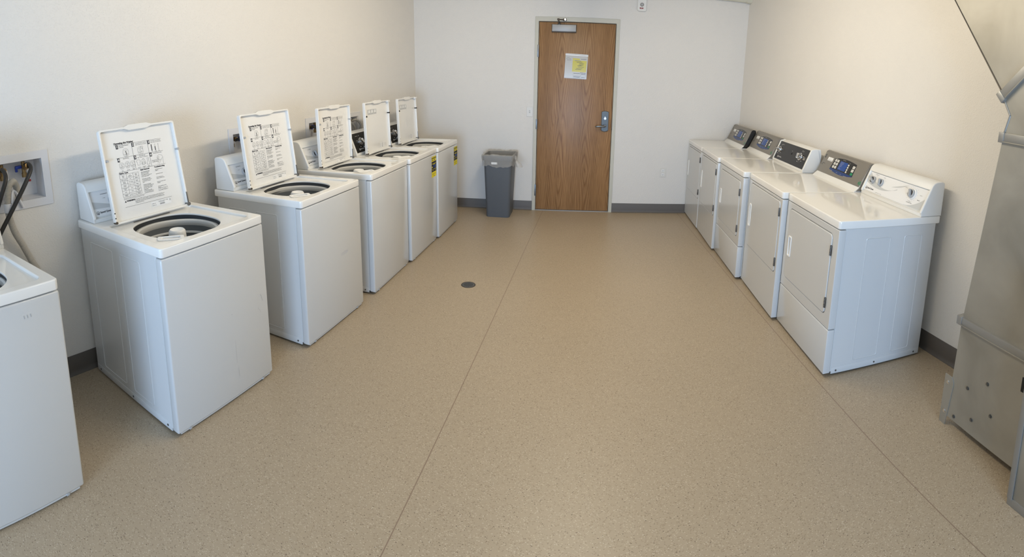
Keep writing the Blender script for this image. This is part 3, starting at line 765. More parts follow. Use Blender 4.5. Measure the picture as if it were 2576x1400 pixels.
def ge_console(root, W, H, cf, trim_black=False, number=True):
    th = atan2(0.080, 0.175); hz = H
    MX = Matrix(((0, 0, 1, 0), (1, 0, 0, 0), (0, 1, 0, 0), (0, 0, 0, 1)))
    b = B()
    b.plate([(cf-0.045, hz-0.004), (cf-0.036, hz+0.004), (cf-0.014, hz+0.024), (cf, hz+0.036), (cf+0.074, hz+0.200), (cf+0.090, hz+0.205), (cf+0.110, hz+0.205), (cf+0.119, hz+0.195), (cf+0.121, hz-0.004)], 0.004, W-0.004, PLAST, bev=0.003, mx=MX)
    b.plate([(cf+0.073, hz+0.198), (cf+0.082, hz+0.213), (cf+0.092, hz+0.215), (cf+0.110, hz+0.213), (cf+0.1205, hz+0.19), (cf+0.10, hz+0.19)], 0.004, W-0.004, GEGREY, bev=0.001, mx=MX)
    con = b.build('console', root)
    for x0, x1 in ((0.0, 0.006), (W-0.006, W)):
        b = B(); b.plate([(cf-0.024, hz+0.006), (cf-0.002, hz+0.030), (cf+0.074, hz+0.208), (cf+0.090, hz+0.216), (cf+0.112, hz+0.214), (cf+0.122, hz+0.20), (cf+0.122, hz+0.006)], x0, x1, BLACKP if trim_black else GEGREY, bev=0.002, mx=MX)
        b.build('end_trim', con)
    MFc = Matrix.Translation((0, cf-0.0008, hz+0.037)) @ frame((0, 0, 0), (1, 0, 0), (0, sin(atan2(0.076, 0.169)), cos(atan2(0.076, 0.169))))
    b = B(); b.plate([(0.008, 0.0), (W-0.008, 0.0), (W-0.008, 0.182), (0.008, 0.182)], 0.0, 0.003, GEGREY, bev=0.001, mx=MFc)
    m1 = MFc @ Matrix.Translation((0, 0, 0.0034)); m2 = MFc @ Matrix.Translation((0, 0, 0.0038)); m3 = MFc @ Matrix.Translation((0, 0, 0.0042)); m4 = MFc @ Matrix.Translation((0, 0, 0.0046))
    # oval maker's mark, sticker, words, corner number
    b.flat([(0.030+0.008*cos(t), 0.142+0.017*sin(t)) for t in (2*pi*k/20 for k in range(20))], BLACKP, mx=m1); b.text('GE', 0.030, 0.137, 0.009, WHITEINK, mx=m2, align='CENTER')
    b.flat([(0.082, 0.110), (0.165, 0.110), (0.165, 0.142), (0.082, 0.142)], LABELW, mx=m1)
    for z in (0.134, 0.128, 0.122): b.line([(0.090, z), (0.150, z)], 0.0015, SWOOSH, mx=m2)
    b.line([(0.088, 0.116), (0.160, 0.116)], 0.0045, KNOBGREY, mx=m2)
    b.text('COMMERCIAL', 0.022, 0.074, 0.0085, BLACKP, mx=m1); b.text('DRYER', 0.022, 0.062, 0.0085, BLACKP, mx=m1)
    if number: b.text('45', W-0.040, 0.006, 0.040, GREEN, mx=m1, bold=0.02)
    b.build('control_panel', con)
    # keypad insert
    b = B(); n = 18; U0, U1 = 0.178, 0.538
    tp = [(U0+0.012+(U1-U0-0.024)*k/n, 0.150+0.014*sin(pi*k/n)) for k in range(n+1)]
    bt = [(U1-(U1-U0)*k/n, 0.048-0.020*sin(pi*k/n)) for k in range(n+1)]
    b.flat([(U0, 0.048)] + bt[::-1][1:-1] + [(U1, 0.048)] + tp[::-1], BLACKP, mx=m1)
    b.flat([(U0+0.003, 0.049)] + bt[::-1][1:-1] + [(U1-0.003, 0.049)] + [(U1-0.003, 0.054), (U0+0.003, 0.060)], BLUE, mx=m2)
    for k, u in enumerate((0.215, 0.300, 0.365, 0.420)): b.text(('SELECT', 'SETTINGS', 'CYCLE', 'SELECT DRYING')[k], u, 0.040-0.003*k, 0.0055, KEY, mx=m3)
    b.text('TEMPERATURE', 0.200, 0.146, 0.006, KEY, mx=m3); b.text('INSTRUCTIONS', 0.315, 0.150, 0.006, KEY, mx=m3); b.text('CYCLE', 0.420, 0.140, 0.006, KEY, mx=m3)
    keys = [(0.205+0.036*i+0.0, 0.066+0.028*j) for i in range(2) for j in range(3)]
    for (u, v) in keys: b.plate(rrect(u, u+0.027, v, v+0.021, 0.003), 0, 0.001, KEY, mx=m3); b.line([(u+0.007, v+0.0105), (u+0.020, v+0.0105)], 0.008, KNOBGREY, mx=m4 @ Matrix.Translation((0, 0, 0.001)))
    for j in range(4): u, v = 0.420-0.002*j, 0.062+0.019*j; b.plate(rrect(u, u+0.018, v, v+0.014, 0.003), 0, 0.001, KEY, mx=m3); b.line([(u+0.005, v+0.007), (u+0.013, v+0.007)], 0.005, KNOBGREY, mx=m4 @ Matrix.Translation((0, 0, 0.001)))
    for v, mm in ((0.112, KEY), (0.084, KEY)): b.plate(rrect(0.490, 0.522, v, v+0.022, 0.003), 0, 0.001, mm, mx=m3); b.line([(0.498, v+0.011), (0.514, v+0.011)], 0.009, KNOBGREY, mx=m4 @ Matrix.Translation((0, 0, 0.001)))
    b.flat([(0.494, 0.058), (0.528, 0.058), (0.528, 0.078), (0.494, 0.078)], GREEN, mx=m3)
    b.build('keypad', con)
    b = B(); b.plate(rrect(0.292, 0.408, 0.066, 0.140, 0.004), 0, 0.0012, DISP, mx=m3)
    for k, s in enumerate(('NORMAL HEAVY', 'NORMAL LIGHT', 'PERM PRESS', 'DELICATES', 'HIGH', 'MED LOW')): b.text(s, 0.305, 0.128-0.0108*k, 0.0062, KEY, mx=m4 @ Matrix.Translation((0, 0, 0.001)))
    b.build('display', con)
    return con

# ---- the printed instructions inside a washer lid (one mesh shared by the lids)
def lid_print():
    b = B(); m = I4; K = INK
    BW, BH = 0.308, 0.345
    def T(s, u, v, size, al='LEFT', bold=0.0, mt=K, sx=1.0): b.text(s, u, v, size, mt, align=al, bold=bold*1.35+0.006, sx=sx)
    T('Operating the Washer', 0.0, BH+0.0015, 0.0135, bold=0.03)
    lw = 0.0011
    b.line([(0, BH), (BW, BH)], lw, K); r1, r2 = 0.2725, 0.195
    b.line([(0.0, r1), (BW, r1)], lw, K); b.line([(0.0, r2), (BW, r2)], lw, K)
    for c0 in (0.110, 0.214): b.line([(c0, BH), (c0, r2)], lw, K)
    for n_, u, v in (('1', 0.010, BH), ('2', 0.111, BH), ('3', 0.215, BH), ('4', 0.006, r1), ('5', 0.111, r1), ('6', 0.215, r1)):
        b.flat([(u, v-0.022), (u+0.0135, v-0.022), (u+0.0135, v), (u, v)], K)
        b.text(n_, u+0.0068, v-0.0205, 0.019, LABELW, align='CENTER', off=0.0003, bold=0.02)
    s = 0.0060
    T('Add household detergent', 0.028, BH-0.010, s, bold=0.01); T('to wash tub.', 0.028, BH-0.018, s, bold=0.01)
    T('Sort and add clothes to wash tub.', 0.170, BH-0.010, s*0.88, 'CENTER', 0.01); T('(Refer to Fabric Care chart below.)', 0.170, BH-0.018, s*0.82, 'CENTER', 0.01)
    T('Select wash / rinse temperature.', 0.270, BH-0.010, s*0.88, 'CENTER', 0.01); T('(Refer to Fabric Care chart below.)', 0.270, BH-0.018, s*0.82, 'CENTER', 0.01)
    T('Select load size.', 0.060, r1-0.010, s, 'CENTER', 0.01); T('Select wash cycle.', 0.165, r1-0.010, s, 'CENTER', 0.01); T('(Refer to Fabric Care chart below.)', 0.167, r1-0.018, s*0.82, 'CENTER', 0.01)
    T('Pull cycle knob to start.', 0.268, r1-0.010, s, 'CENTER', 0.01); T('Lid must be closed', 0.222, r1-0.050, s*0.95, bold=0.01); T('to agitate and spin.', 0.222, r1-0.058, s*0.95, bold=0.01)
    def tub(u, v, k):
        b.line([(u+0.017*k*abs(cos(t))**0.8*(1 if cos(t) > 0 else -1), v+0.022*k*abs(sin(t))**0.8*(1 if sin(t) > 0 else -1)) for t in (2*pi*q/22 for q in range(22))], 0.0007, K, closed=True)
        b.line([(u-0.005*k, v-0.016*k), (u-0.003*k, v+0.008*k), (u+0.003*k, v+0.008*k), (u+0.005*k, v-0.016*k)], 0.0007, K, closed=True)
        b.line([(u-0.015*k, v-0.006*k), (u-0.006*k, v-0.012*k), (u+0.006*k, v-0.005*k), (u+0.015*k, v-0.010*k)], 0.0007, K)
        b.line([(u-0.012*k, v+0.010*k), (u, v+0.015*k), (u+0.012*k, v+0.010*k)], 0.0006, K)
    tub(0.066, BH-0.048, 1.05); b.line([(0.066, BH-0.038), (0.070, BH-0.066)], 0.0022, K)
    tub(0.160, BH-0.050, 1.0); b.line([(0.160, BH-0.034), (0.168, BH-0.026), (0.180, BH-0.028), (0.176, BH-0.042)], 0.0007, K, closed=True)
    for u in (0.026, 0.062, 0.096): tub(u, r1-0.044, 0.82)
    T('SMALL', 0.026, r2+0.003, 0.0045, 'CENTER'); T('MEDIUM', 0.062, r2+0.003, 0.0045, 'CENTER'); T('EXTRA\nLARGE', 0.096, r2+0.001, 0.0042, 'CENTER')
    for q, (u, w_) in enumerate(((0.236, 0.0050), (0.260, 0.0046), (0.282, 0.0020))):
        if q < 1: b.flat([(u-w_/2, BH-0.064), (u+w_/2, BH-0.064), (u+w_/2, BH-0.026), (u-w_/2, BH-0.026)], K)
        elif q == 1:
            b.flat([(u-w_/2, BH-0.064), (u+w_/2, BH-0.064), (u+w_/2, BH-0.040), (u-w_/2, BH-0.040)], K); b.line([(u-0.0018, BH-0.040), (u-0.0018, BH-0.026), (u+0.0018, BH-0.026), (u+0.0018, BH-0.040)], 0.0005, K)
        else: b.line([(u-0.0018, BH-0.064), (u-0.0018, BH-0.026), (u+0.0018, BH-0.026), (u+0.0018, BH-0.064)], 0.0005, K, closed=True)
    T('HOT', 0.236, BH-0.0715, 0.0045, 'CENTER'); T('WARM', 0.260, BH-0.0715, 0.0045, 'CENTER'); T('COLD', 0.282, BH-0.0715, 0.0045, 'CENTER')
    g = r1-0.044   # garments
    b.line([(0.124, g+0.014), (0.130, g+0.017), (0.138, g+0.017), (0.144, g+0.014), (0.148, g+0.006), (0.143, g+0.004), (0.142, g-0.014), (0.126, g-0.014), (0.125, g+0.004), (0.120, g+0.006)], 0.0008, K, closed=True)
    b.line([(0.158, g+0.014), (0.163, g+0.018), (0.169, g+0.018), (0.174, g+0.014), (0.181, g-0.010), (0.176, g-0.013), (0.173, g+0.002), (0.173, g-0.015), (0.159, g-0.015), (0.159, g+0.002), (0.156, g-0.013), (0.151, g-0.010)], 0.0008, K, closed=True)
    b.line([(0.166, g+0.018), (0.166, g-0.015)], 0.0006, K)
    b.line([(0.192, g+0.018), (0.193, g+0.004), (0.187, g-0.018), (0.206, g-0.018), (0.201, g+0.004), (0.203, g+0.018)], 0.0008, K, closed=True)
    T('REGULAR', 0.134, r2+0.004, 0.0045, 'CENTER'); T('PERMANENT\nPRESS', 0.166, r2+0.001, 0.0040, 'CENTER'); T('GENTLE\nDELICATE', 0.196, r2+0.001, 0.0040, 'CENTER')
    b.line([(0.262, g+0.018), (0.276, g+0.024), (0.292, g+0.020), (0.298, g+0.010), (0.296, g-0.030)], 0.0007, K); b.line([(0.262, g+0.018), (0.262, g+0.004), (0.282, g-0.008), (0.296, g+0.006)], 0.0007, K)
    b.line([(0.262, g+0.004), (0.256, g+0.008), (0.272, g-0.006), (0.256, g-0.026)], 0.0007, K); b.line([(0.282, g-0.008), (0.264, g-0.030)], 0.0007, K)
    b.line([(0.270+0.004*cos(t), g+0.010+0.004*sin(t)) for t in (2*pi*q/10 for q in range(10))], 0.0007, K, closed=True)
    # fabric care table
    T('Fabric Care', 0.0, 0.181, 0.0118, bold=0.03)
    tx = (0, 0.042, 0.084, 0.119); ty = [0.179, 0.157, 0.1435, 0.126, 0.1075, 0.0905, 0.0735, 0.056]
    for x in tx: b.line([(x, ty[0]), (x, ty[-1])], 0.0009, K)
    for y in ty: b.line([(0, y), (tx[-1], y)], 0.0009, K)
    rows = [('Fabric\nType', 'Wash\nTemperature', 'Wash\nCycle'), ('White cottons', 'Hot', 'Regular'), ('Sturdy\nColored', 'Hot or Warm', 'Regular'), ('Colored\nCottons', 'Warm or Cold', 'Regular'),
            ('Permanent\nPress', 'Warm', 'Permanent\nPress'), ('Knits', 'Warm', 'Permanent\nPress'), ('Permanent\nDelicate', 'Warm or Cold', 'Permanent\nDelicate')]
    for r, row in enumerate(rows):
        for q, s_ in enumerate(row):
            two = '\n' in s_; hh = 0.0058
            T(s_, (tx[q]+tx[q+1])/2, (ty[r]+ty[r+1])/2 - (hh if two else hh/2), hh*(0.92 if q != 1 else 0.85), 'CENTER', bold=0.012)
    T('Stain Removal', 0.135, 0.181, 0.0105, bold=0.03)
    body = ['Grass: Sponge with rubbing', 'alcohol, if safe for fabric.', 'Rinse. Apply a prewash', 'product. Wash in hot water and', 'bleach, if safe for fabric.', '',
            'Blood: Soak in cold water.', 'Pour with detergent. Rinse in', 'hot water and use bleach.', 'Rinse.', '', 'Cosmetics: Sponge with', 'undiluted prewash. Dampen and',
            'rub with detergent. Wash in', 'hot water, if safe for fabric.', 'Grease: Place', 'oil colored. Sponge with', 'Pour with detergent. Rinse in', 'hot water and rub, if safe for']
    for k, s_ in enumerate(body): T(s_, 0.136, 0.170-0.0066*k, 0.0056, bold=0.016 if ':' in s_ else 0.008, sx=0.92)
    T('Troubleshooting', 0.228, 0.181, 0.0105, bold=0.03)
    for k, s_ in enumerate(['Check that the washer is', 'plugged in.', '', '', 'Check the lid is closed.', '', '', 'Check that faucets are', 'turned on and hoses clear.', '', '', 'Reduce the amount of suds', 'detergent.', '', '', 'Replace the fill hoses every', 'five years.']):
        if s_: T(s_, 0.230, 0.170-0.0066*k, 0.0056, bold=0.008, sx=0.92)
    b.line([(0.230, 0.048), (0.292, 0.048), (0.292, 0.064), (0.230, 0.064)], 0.0007, K, closed=True)
    T('Refer to Users Guide for', 0.261, 0.057, 0.0048, 'CENTER', bold=0.008); T('more detailed information.', 0.261, 0.050, 0.0048, 'CENTER', bold=0.008)
    T('For best results read fabric care labels before washing and follow the cycle', 0.0, 0.047, 0.0044, bold=0.008); T('instructions shown on this lid for the safest way to launder your clothes.', 0.0, 0.041, 0.0044, bold=0.008)
    b.flat([(0.002, 0.026), (0.013, 0.026), (0.0075, 0.036)], K); T('WARNING-', 0.015, 0.0265, 0.0105, bold=0.04)
    for k, s_ in enumerate(['For your safety, DO NOT: reach into the washer until all moving parts have stopped; let children play on or in',
                            'this washer; wash articles soiled with vegetable or cooking oil; add gasoline, dry cleaning solvents, or other',
                            'flammable liquids; overload the washer; wash anything that has been soaked in them. Unplug before servicing',
                            'and always keep the lid closed.']):
        T(s_, 0.068, 0.0300-0.0068*k, 0.0050, bold=0.010, sx=0.87)
    b.line([(0, 0), (BW, 0)], 0.0010, K)
    return b.mesh('instruction_print')
def lid_rating():
    b = B(); b.flat([(0.165, -0.036), (0.300, -0.036), (0.300, -0.006), (0.165, -0.006)], LABELW)
    m = Matrix.Translation((0, 0, 0.0003))
    b.text('SERIAL NO.', 0.169, -0.020, 0.0052, INK, mx=m, bold=0.01); b.text('MODEL NO.', 0.169, -0.030, 0.0052, INK, mx=m, bold=0.01)
    b.text('ALLIANCE LAUNDRY SYSTEMS', 0.213, -0.014, 0.0048, INK, mx=m, bold=0.02); b.text('RIPON, WI 54971', 0.222, -0.020, 0.0042, INK, mx=m)
    for k in range(11): b.line([(0.222+0.0030*k, -0.030), (0.222+0.0030*k, -0.022)], 0.0014, INK, mx=m)
    b.line([(0.292+0.004*cos(t), -0.014+0.006*sin(t)) for t in (2*pi*q/14 for q in range(14))], 0.0008, INK, mx=m, closed=True); b.text('UL', 0.292, -0.018, 0.007, INK, mx=m, align='CENTER')
    return b.mesh('rating_label')
def lid_small_strip():
    b = B(); b.flat([(0.060, 0.385), (0.235, 0.385), (0.235, 0.432), (0.060, 0.432)], SWOOSH)
    m = Matrix.Translation((0, 0, 0.0003))
    for k in range(3):
        u = 0.065+0.057*k; b.flat([(u+0.006, 0.400), (u+0.044, 0.402), (u+0.036, 0.424), (u+0.024, 0.430), (u+0.014, 0.420)], LABELW, mx=m)
        b.line([(u+0.002, 0.392), (u+0.048, 0.392)], 0.003, KNOBGREY, mx=m); b.line([(u+0.002, 0.429), (u+0.02, 0.429)], 0.003, KNOBGREY, mx=m)
    return b.mesh('instruction_strip')
def lid_small_rating():
    b = B(); b.flat([(0.272, 0.006), (0.378, 0.006), (0.378, 0.056), (0.272, 0.056)], LABELW, mx=Matrix.Translation((0, 0, -0.0004)))
    for u, w_ in ((0.278, 0.012), (0.312, 0.030), (0.360, 0.008)):
        for k in range(5): b.line([(u, 0.012+0.009*k), (u+w_*(1-0.25*(k % 2)), 0.012+0.009*k)], 0.0042, KNOBGREY)
    return b.mesh('rating_label')
PRINT, RATING, STRIP, SRATING = lid_print(), lid_rating(), lid_small_strip(), lid_small_rating()

WW, WH = 0.6484, 0.9266
def washer(x, y, rot, D, cons, hinge, style, label, sticker=False, LL=0.52, tilt=6.5, shift=0.0):
    root = empty('washing_machine', (x, y, 0), pi/2 + rot)
    tag(root, label, 'washing machine', 'top-loading washers along the left wall')
    W, H = WW, WH
    cabinet(root, W, D, H-0.042, ((0.185, 0.355), (0.43, D-0.13)))
    b = B(); b.box(0.0, W, 0.004, 0.048, 0.020, H-0.050, FRONT_SHADED, 0.009, 3)
    b.box(0.02, W-0.02, 0.010, 0.040, 0.012, 0.024, SIDE_SHADED)
    fp = b.build('front_panel', root)
    for u in (0.075, W-0.075):
        q = B(); q.box(u-0.007, u+0.007, 0.006, 0.014, 0.010, 0.0215, KNOBGREY, 0.001); q.build('front_clip', root)
    if sticker:
        b = B(); u0, u1, z0, z1 = 0.520, 0.643, 0.655, 0.856
        ML = Matrix.Translation((0, 0.0034, 0)) @ frame((0, 0, 0), (1, 0, 0), (0, 0, 1)); M2 = ML @ Matrix.Translation((0, 0, 0.0005)); M3 = ML @ Matrix.Translation((0, 0, 0.0009))
        b.flat([(u0, z0), (u1, z0), (u1, z1), (u0, z1)], YEL, mx=ML)
        hh = z1-z0
        def band(a, c, m=INK, l=0.0, r=1.0, mm=M2): b.flat([(u0+(u1-u0)*l, z1-hh*c), (u0+(u1-u0)*r, z1-hh*c), (u0+(u1-u0)*r, z1-hh*a), (u0+(u1-u0)*l, z1-hh*a)], m, mx=mm)
        band(0.035, 0.115); b.text('ENERGYGUIDE', (u0+u1)/2, z1-hh*0.105, 0.0165, YEL, mx=M3, align='CENTER', bold=0.02)
        band(0.16, 0.19, INK, 0.05, 0.35); band(0.15, 0.20, INK, 0.55, 0.70); band(0.235, 0.335); band(0.35, 0.60); band(0.615, 0.735); band(0.82, 0.825, INK, 0.1, 0.9); band(0.85, 0.855, INK, 0.1, 0.9); band(0.88, 0.885, INK, 0.1, 0.6); band(0.93, 0.955, INK, 0.45, 0.6)
        band(0.36, 0.385, YEL, 0.3, 0.75, M3); band(0.47, 0.53, YEL, 0.04, 0.2, M3); band(0.40, 0.56, BLUE, 0.32, 0.9, M3); band(0.66, 0.675, YEL, 0.15, 0.35, M3); band(0.64, 0.67, YEL, 0.7, 0.8, M3)
        b.build('energy_label', fp, ); 
    # top with a recess for the lid and the tub opening
    b = B()
    rx0, rx1, ry0, ry1 = 0.050, 0.598, 0.050, hinge+0.018
    orx, ory = (ry1-ry0)/2-0.026, 0.205
    oc = (0.312, (ry0+ry1)/2-0.004)
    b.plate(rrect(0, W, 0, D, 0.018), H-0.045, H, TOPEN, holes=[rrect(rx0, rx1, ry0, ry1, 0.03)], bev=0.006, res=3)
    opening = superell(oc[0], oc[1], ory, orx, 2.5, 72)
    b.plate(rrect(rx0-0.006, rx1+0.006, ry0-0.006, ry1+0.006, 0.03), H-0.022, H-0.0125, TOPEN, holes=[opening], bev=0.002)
    tp_ = b.build('top_panel', root)
    b = B()   # hook shaped mark and lid switch
    b.line([(0.562+0.006*cos(t), 0.205+0.010*sin(t)) for t in (pi*k/8+0.6 for k in range(10))], 0.0012, SWOOSH, mx=Matrix.Translation((0, 0, H-0.0118)))
    b.build('stamped_mark', tp_); b = B()
    b.box(0.20, 0.44, ry1-0.020, ry1-0.012, H-0.012, H-0.008, NICKEL, 0.001)
    b.build('hinge_rail', tp_)
    # tub
    def lp(k, z): return [(oc[0]+(px-oc[0])*k, oc[1]+(py-oc[1])*k, z) for px, py in opening]
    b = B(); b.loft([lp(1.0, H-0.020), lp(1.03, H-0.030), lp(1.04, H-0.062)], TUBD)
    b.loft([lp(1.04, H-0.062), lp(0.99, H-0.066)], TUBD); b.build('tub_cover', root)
    tc2 = (oc[0], oc[1]+0.0)
    def cl(r, z, n=64): return [(tc2[0]+r*cos(2*pi*k/n), tc2[1]+r*sin(2*pi*k/n), z) for k in range(n)]
    b = B(); b.loft([cl(0.222, H-0.078), cl(0.222, H-0.050), cl(0.218, H-0.044), cl(0.206, H-0.042), cl(0.198, H-0.048), cl(0.196, H-0.062), cl(0.205, H-0.078)], TUBL); b.build('balance_ring', root)
    b = B(); b.loft([cl(0.205, H-0.078), cl(0.205, H-0.110), cl(0.199, H-0.113), cl(0.199, H-0.122), cl(0.205, H-0.126)], TUBG); b.loft([cl(0.203, H-0.126), cl(0.197, H-0.21), cl(0.205, H-0.50), cl(0.05, H-0.53)], TUBG, cap1=True)
    b.loft([cl(0.204, H-0.110), cl(0.196, H-0.114), cl(0.196, H-0.121), cl(0.204, H-0.126)], TUBL)
    b.build('wash_basket', root)
    b = B(); n = 56
    def rib(r, z, a): return [(tc2[0]+(r+(a if k % 2 else 0))*cos(2*pi*k/n), tc2[1]+(r+(a if k % 2 else 0))*sin(2*pi*k/n), z) for k in range(n)]
    zt = H-0.036
    b.loft([rib(0.001, zt-0.012, 0), rib(0.016, zt-0.012, 0), rib(0.028, zt-0.004, 0), rib(0.036, zt-0.001, 0), rib(0.042, zt-0.008, 0), rib(0.044, zt-0.016, -0.0016), rib(0.046, zt-0.055, -0.0020), rib(0.048, zt-0.075, 0), rib(0.052, zt-0.30, 0), rib(0.12, zt-0.46, 0)], LABELW)
    for k in range(4):
        a = pi/4+pi/2*k; b.box(-0.004, 0.004, 0.045, 0.105, zt-0.45, zt-0.12, LABELW, 0.003, mx=Matrix.Translation((tc2[0], tc2[1], 0)) @ Matrix.Rotation(a, 4, 'Z'))
    b.build('agitator', root)
    # bleach cup at the front left
    b = B(); MC = Matrix.Translation((0.150, ry0+0.070, H-0.0125)) @ Matrix.Rotation(radians(-38), 4, 'Z')
    b.plate(rrect(-0.062, 0.062, -0.030, 0.028, 0.012), 0, 0.006, LABELW, holes=[rrect(-0.044, 0.044, -0.018, 0.016, 0.010)], bev=0.002, mx=MC)
    b.loft([[(p[0]*k, p[1]*k, z) for p in rrect(-0.044, 0.044, -0.018, 0.016, 0.010)] for k, z in ((1.0, 0.004), (0.9, -0.012), (0.7, -0.02))], LABELW, mx=MC, cap1=True)
    b.build('bleach_dispenser', root)
    # lid
    th = radians(tilt); LW = 0.492; lu = 0.078
    ML = Matrix.Translation((lu, hinge, H+0.002)) @ frame((0, 0, 0), (1, 0, 0), (0, sin(th), cos(th)))
    def lid_outline(i, tab):
        c0 = LW/2; r = 0.014
        o = rrect(i, LW-i, i, LL-i, max(r-i*0.4, 0.004), 5)
        # replace the straight top edge by one with a grip tab
        top = [(c0+0.088, LL-i), (c0+0.058, LL-i+tab), (c0-0.058, LL-i+tab), (c0-0.088, LL-i)]
        k = 6
        return o[:k] + top + o[k:]
    b = B()
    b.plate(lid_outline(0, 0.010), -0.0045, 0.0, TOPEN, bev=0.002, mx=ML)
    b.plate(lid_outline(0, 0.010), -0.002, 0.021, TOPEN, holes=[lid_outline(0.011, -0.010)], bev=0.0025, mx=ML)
    lid = b.build('lid', root)
    MP = ML @ Matrix.Translation((0.087, LL-0.438, 0.0008))
    if style == 'white':
        for nm, me in (('instruction_print', PRINT), ('rating_label', RATING)):
            o = part(nm, me, lid); o.matrix_local = MP
    else:
        for nm, me in (('instruction_strip', STRIP), ('rating_label', SRATING)):
            o = part(nm, me, lid); o.matrix_local = ML @ Matrix.Translation((0.020, LL-0.500, 0.0008)) if nm[0] == 'i' else ML @ Matrix.Translation((0.015, 0.02, 0.0008))
    dk = KNOBGREY if style == 'white' else DARK
    for u, v in ((0.020, 0.345), (LW-0.006, 0.345)):
        q = B(); q.cyl((u, v, 0.0), (u, v, 0.0245), 0.0075, dk, n=18, mx=ML); q.build('bumper', lid)
    q = B()
    for v in (0.035, 0.062): q.cyl((0.0055, v, 0.019), (0.0055, v, 0.0218), 0.0036, DARK, n=12, mx=ML); q.build('rim_hole', lid); q = B()
    q.cyl((0.006, 0.010, 0.0), (0.006, 0.010, 0.026), 0.007, DARKMET, n=18, mx=ML); q.build('hinge_pin', lid); q = B()
    q.cyl((LW-0.006, 0.012, 0.0), (LW-0.006, 0.012, 0.030), 0.010, NICKEL, n=18, mx=ML)
    q.box(LW-0.010, LW-0.001, 0.0, 0.085, 0.018, 0.0235, NICKEL, 0.001, mx=ML)
    q.build('hinge', lid)
    if style == 'black':
        q = B(); q.box(LW-0.045, LW+0.004, LL-0.020, LL-0.004, 0.004, 0.030, LABELW, 0.003, mx=ML); q.build('lid_latch', lid)
    sq_console(root, W, H, cons, style, True).location.x = shift
    return root

wx = [-1.6367, -1.5808, -1.4995, -1.4490, -1.4160, -1.3865]; wy = [0.1450, 1.2545, 2.2047, 3.0120, 3.6780, 4.3360]
wr = [0, -0.0681, -0.0573, -0.0200, -0.0200, -0.0100]
WS = [
    (0, 0.71, 0.54, 0.46, 'white', 'white top-loading washer nearest the camera, cut off by the left edge of the photo', False),
    (1, 0.785, 0.615, 0.505, 'white', 'white washer with open printed lid standing beside the hose box, largest one fully in view', False),
    (2, 0.71, 0.535, 0.470, 'white', 'white washer with open printed lid, second fully visible one from the camera', False),
    (3, 0.70, 0.525, 0.475, 'white', 'white washer with printed lid standing just before the two black-console washers', False),
    (4, 0.67, 0.495, 0.445, 'black', 'black-console washer with a yellow energy label, nearer of the two so labelled', True),
    (5, 0.65, 0.478, 0.435, 'black', 'black-console washer with a yellow label, farthest of the row, by the trash can', True),
]
washers = []
for (i, D, cons, hin, st, lab, stick) in WS:
    washers.append(washer(wx[i], wy[i], wr[i], D, cons, hin, st, lab, stick, (0.52, 0.516, 0.496, 0.472, 0.470, 0.468)[i], (6.5, 8.5, 6.0, 1.2, 1.6, 2.0)[i], (0, 0.020, 0.018, 0.004, 0, 0)[i]))

# marks of use on two front panels
def scuff(parent, pts, wd, m=KNOBGREY, name='scuff_mark'):
    b = B(); b.line(pts, wd, m, mx=Matrix.Translation((0, 0.0032, 0)) @ frame((0, 0, 0), (1, 0, 0), (0, 0, 1))); return b.build(name, parent)
scuff(washers[1], [(0.590, 0.50), (0.600, 0.485), (0.605, 0.455)], 0.0012); scuff(washers[1], [(0.575, 0.435), (0.568, 0.425), (0.580, 0.415), (0.588, 0.395)], 0.0010)
scuff(washers[1], [(0.392, 0.33), (0.392, 0.20)], 0.0007); scuff(washers[1], [(0.398, 0.17), (0.402, 0.12)], 0.0012)

SMUDGE = mat('faint_smudge', (0.53, 0.535, 0.54), 0.45)
b = B(); b.flat([(0.432+0.044*cos(t), 0.470+0.013*sin(t)) for t in (2*pi*k/28 for k in range(28))], SMUDGE, mx=Matrix.Translation((0, 0.0034, 0)) @ frame((0, 0, 0), (1, 0, 0), (0, 0, 1)))
b.build('smudge_mark', washers[2])
for u_ in (0.490, 0.503, 0.517): scuff(washers[0], [(u_, 0.820), (u_+0.002, 0.806)], 0.0022)
scuff(washers[1], [(0.380, 0.470), (0.386, 0.468)], 0.0035); scuff(washers[2], [(0.210, 0.105), (0.224, 0.118)], 0.0014); scuff(washers[3], [(0.50, 0.130), (0.53, 0.134)], 0.0022)

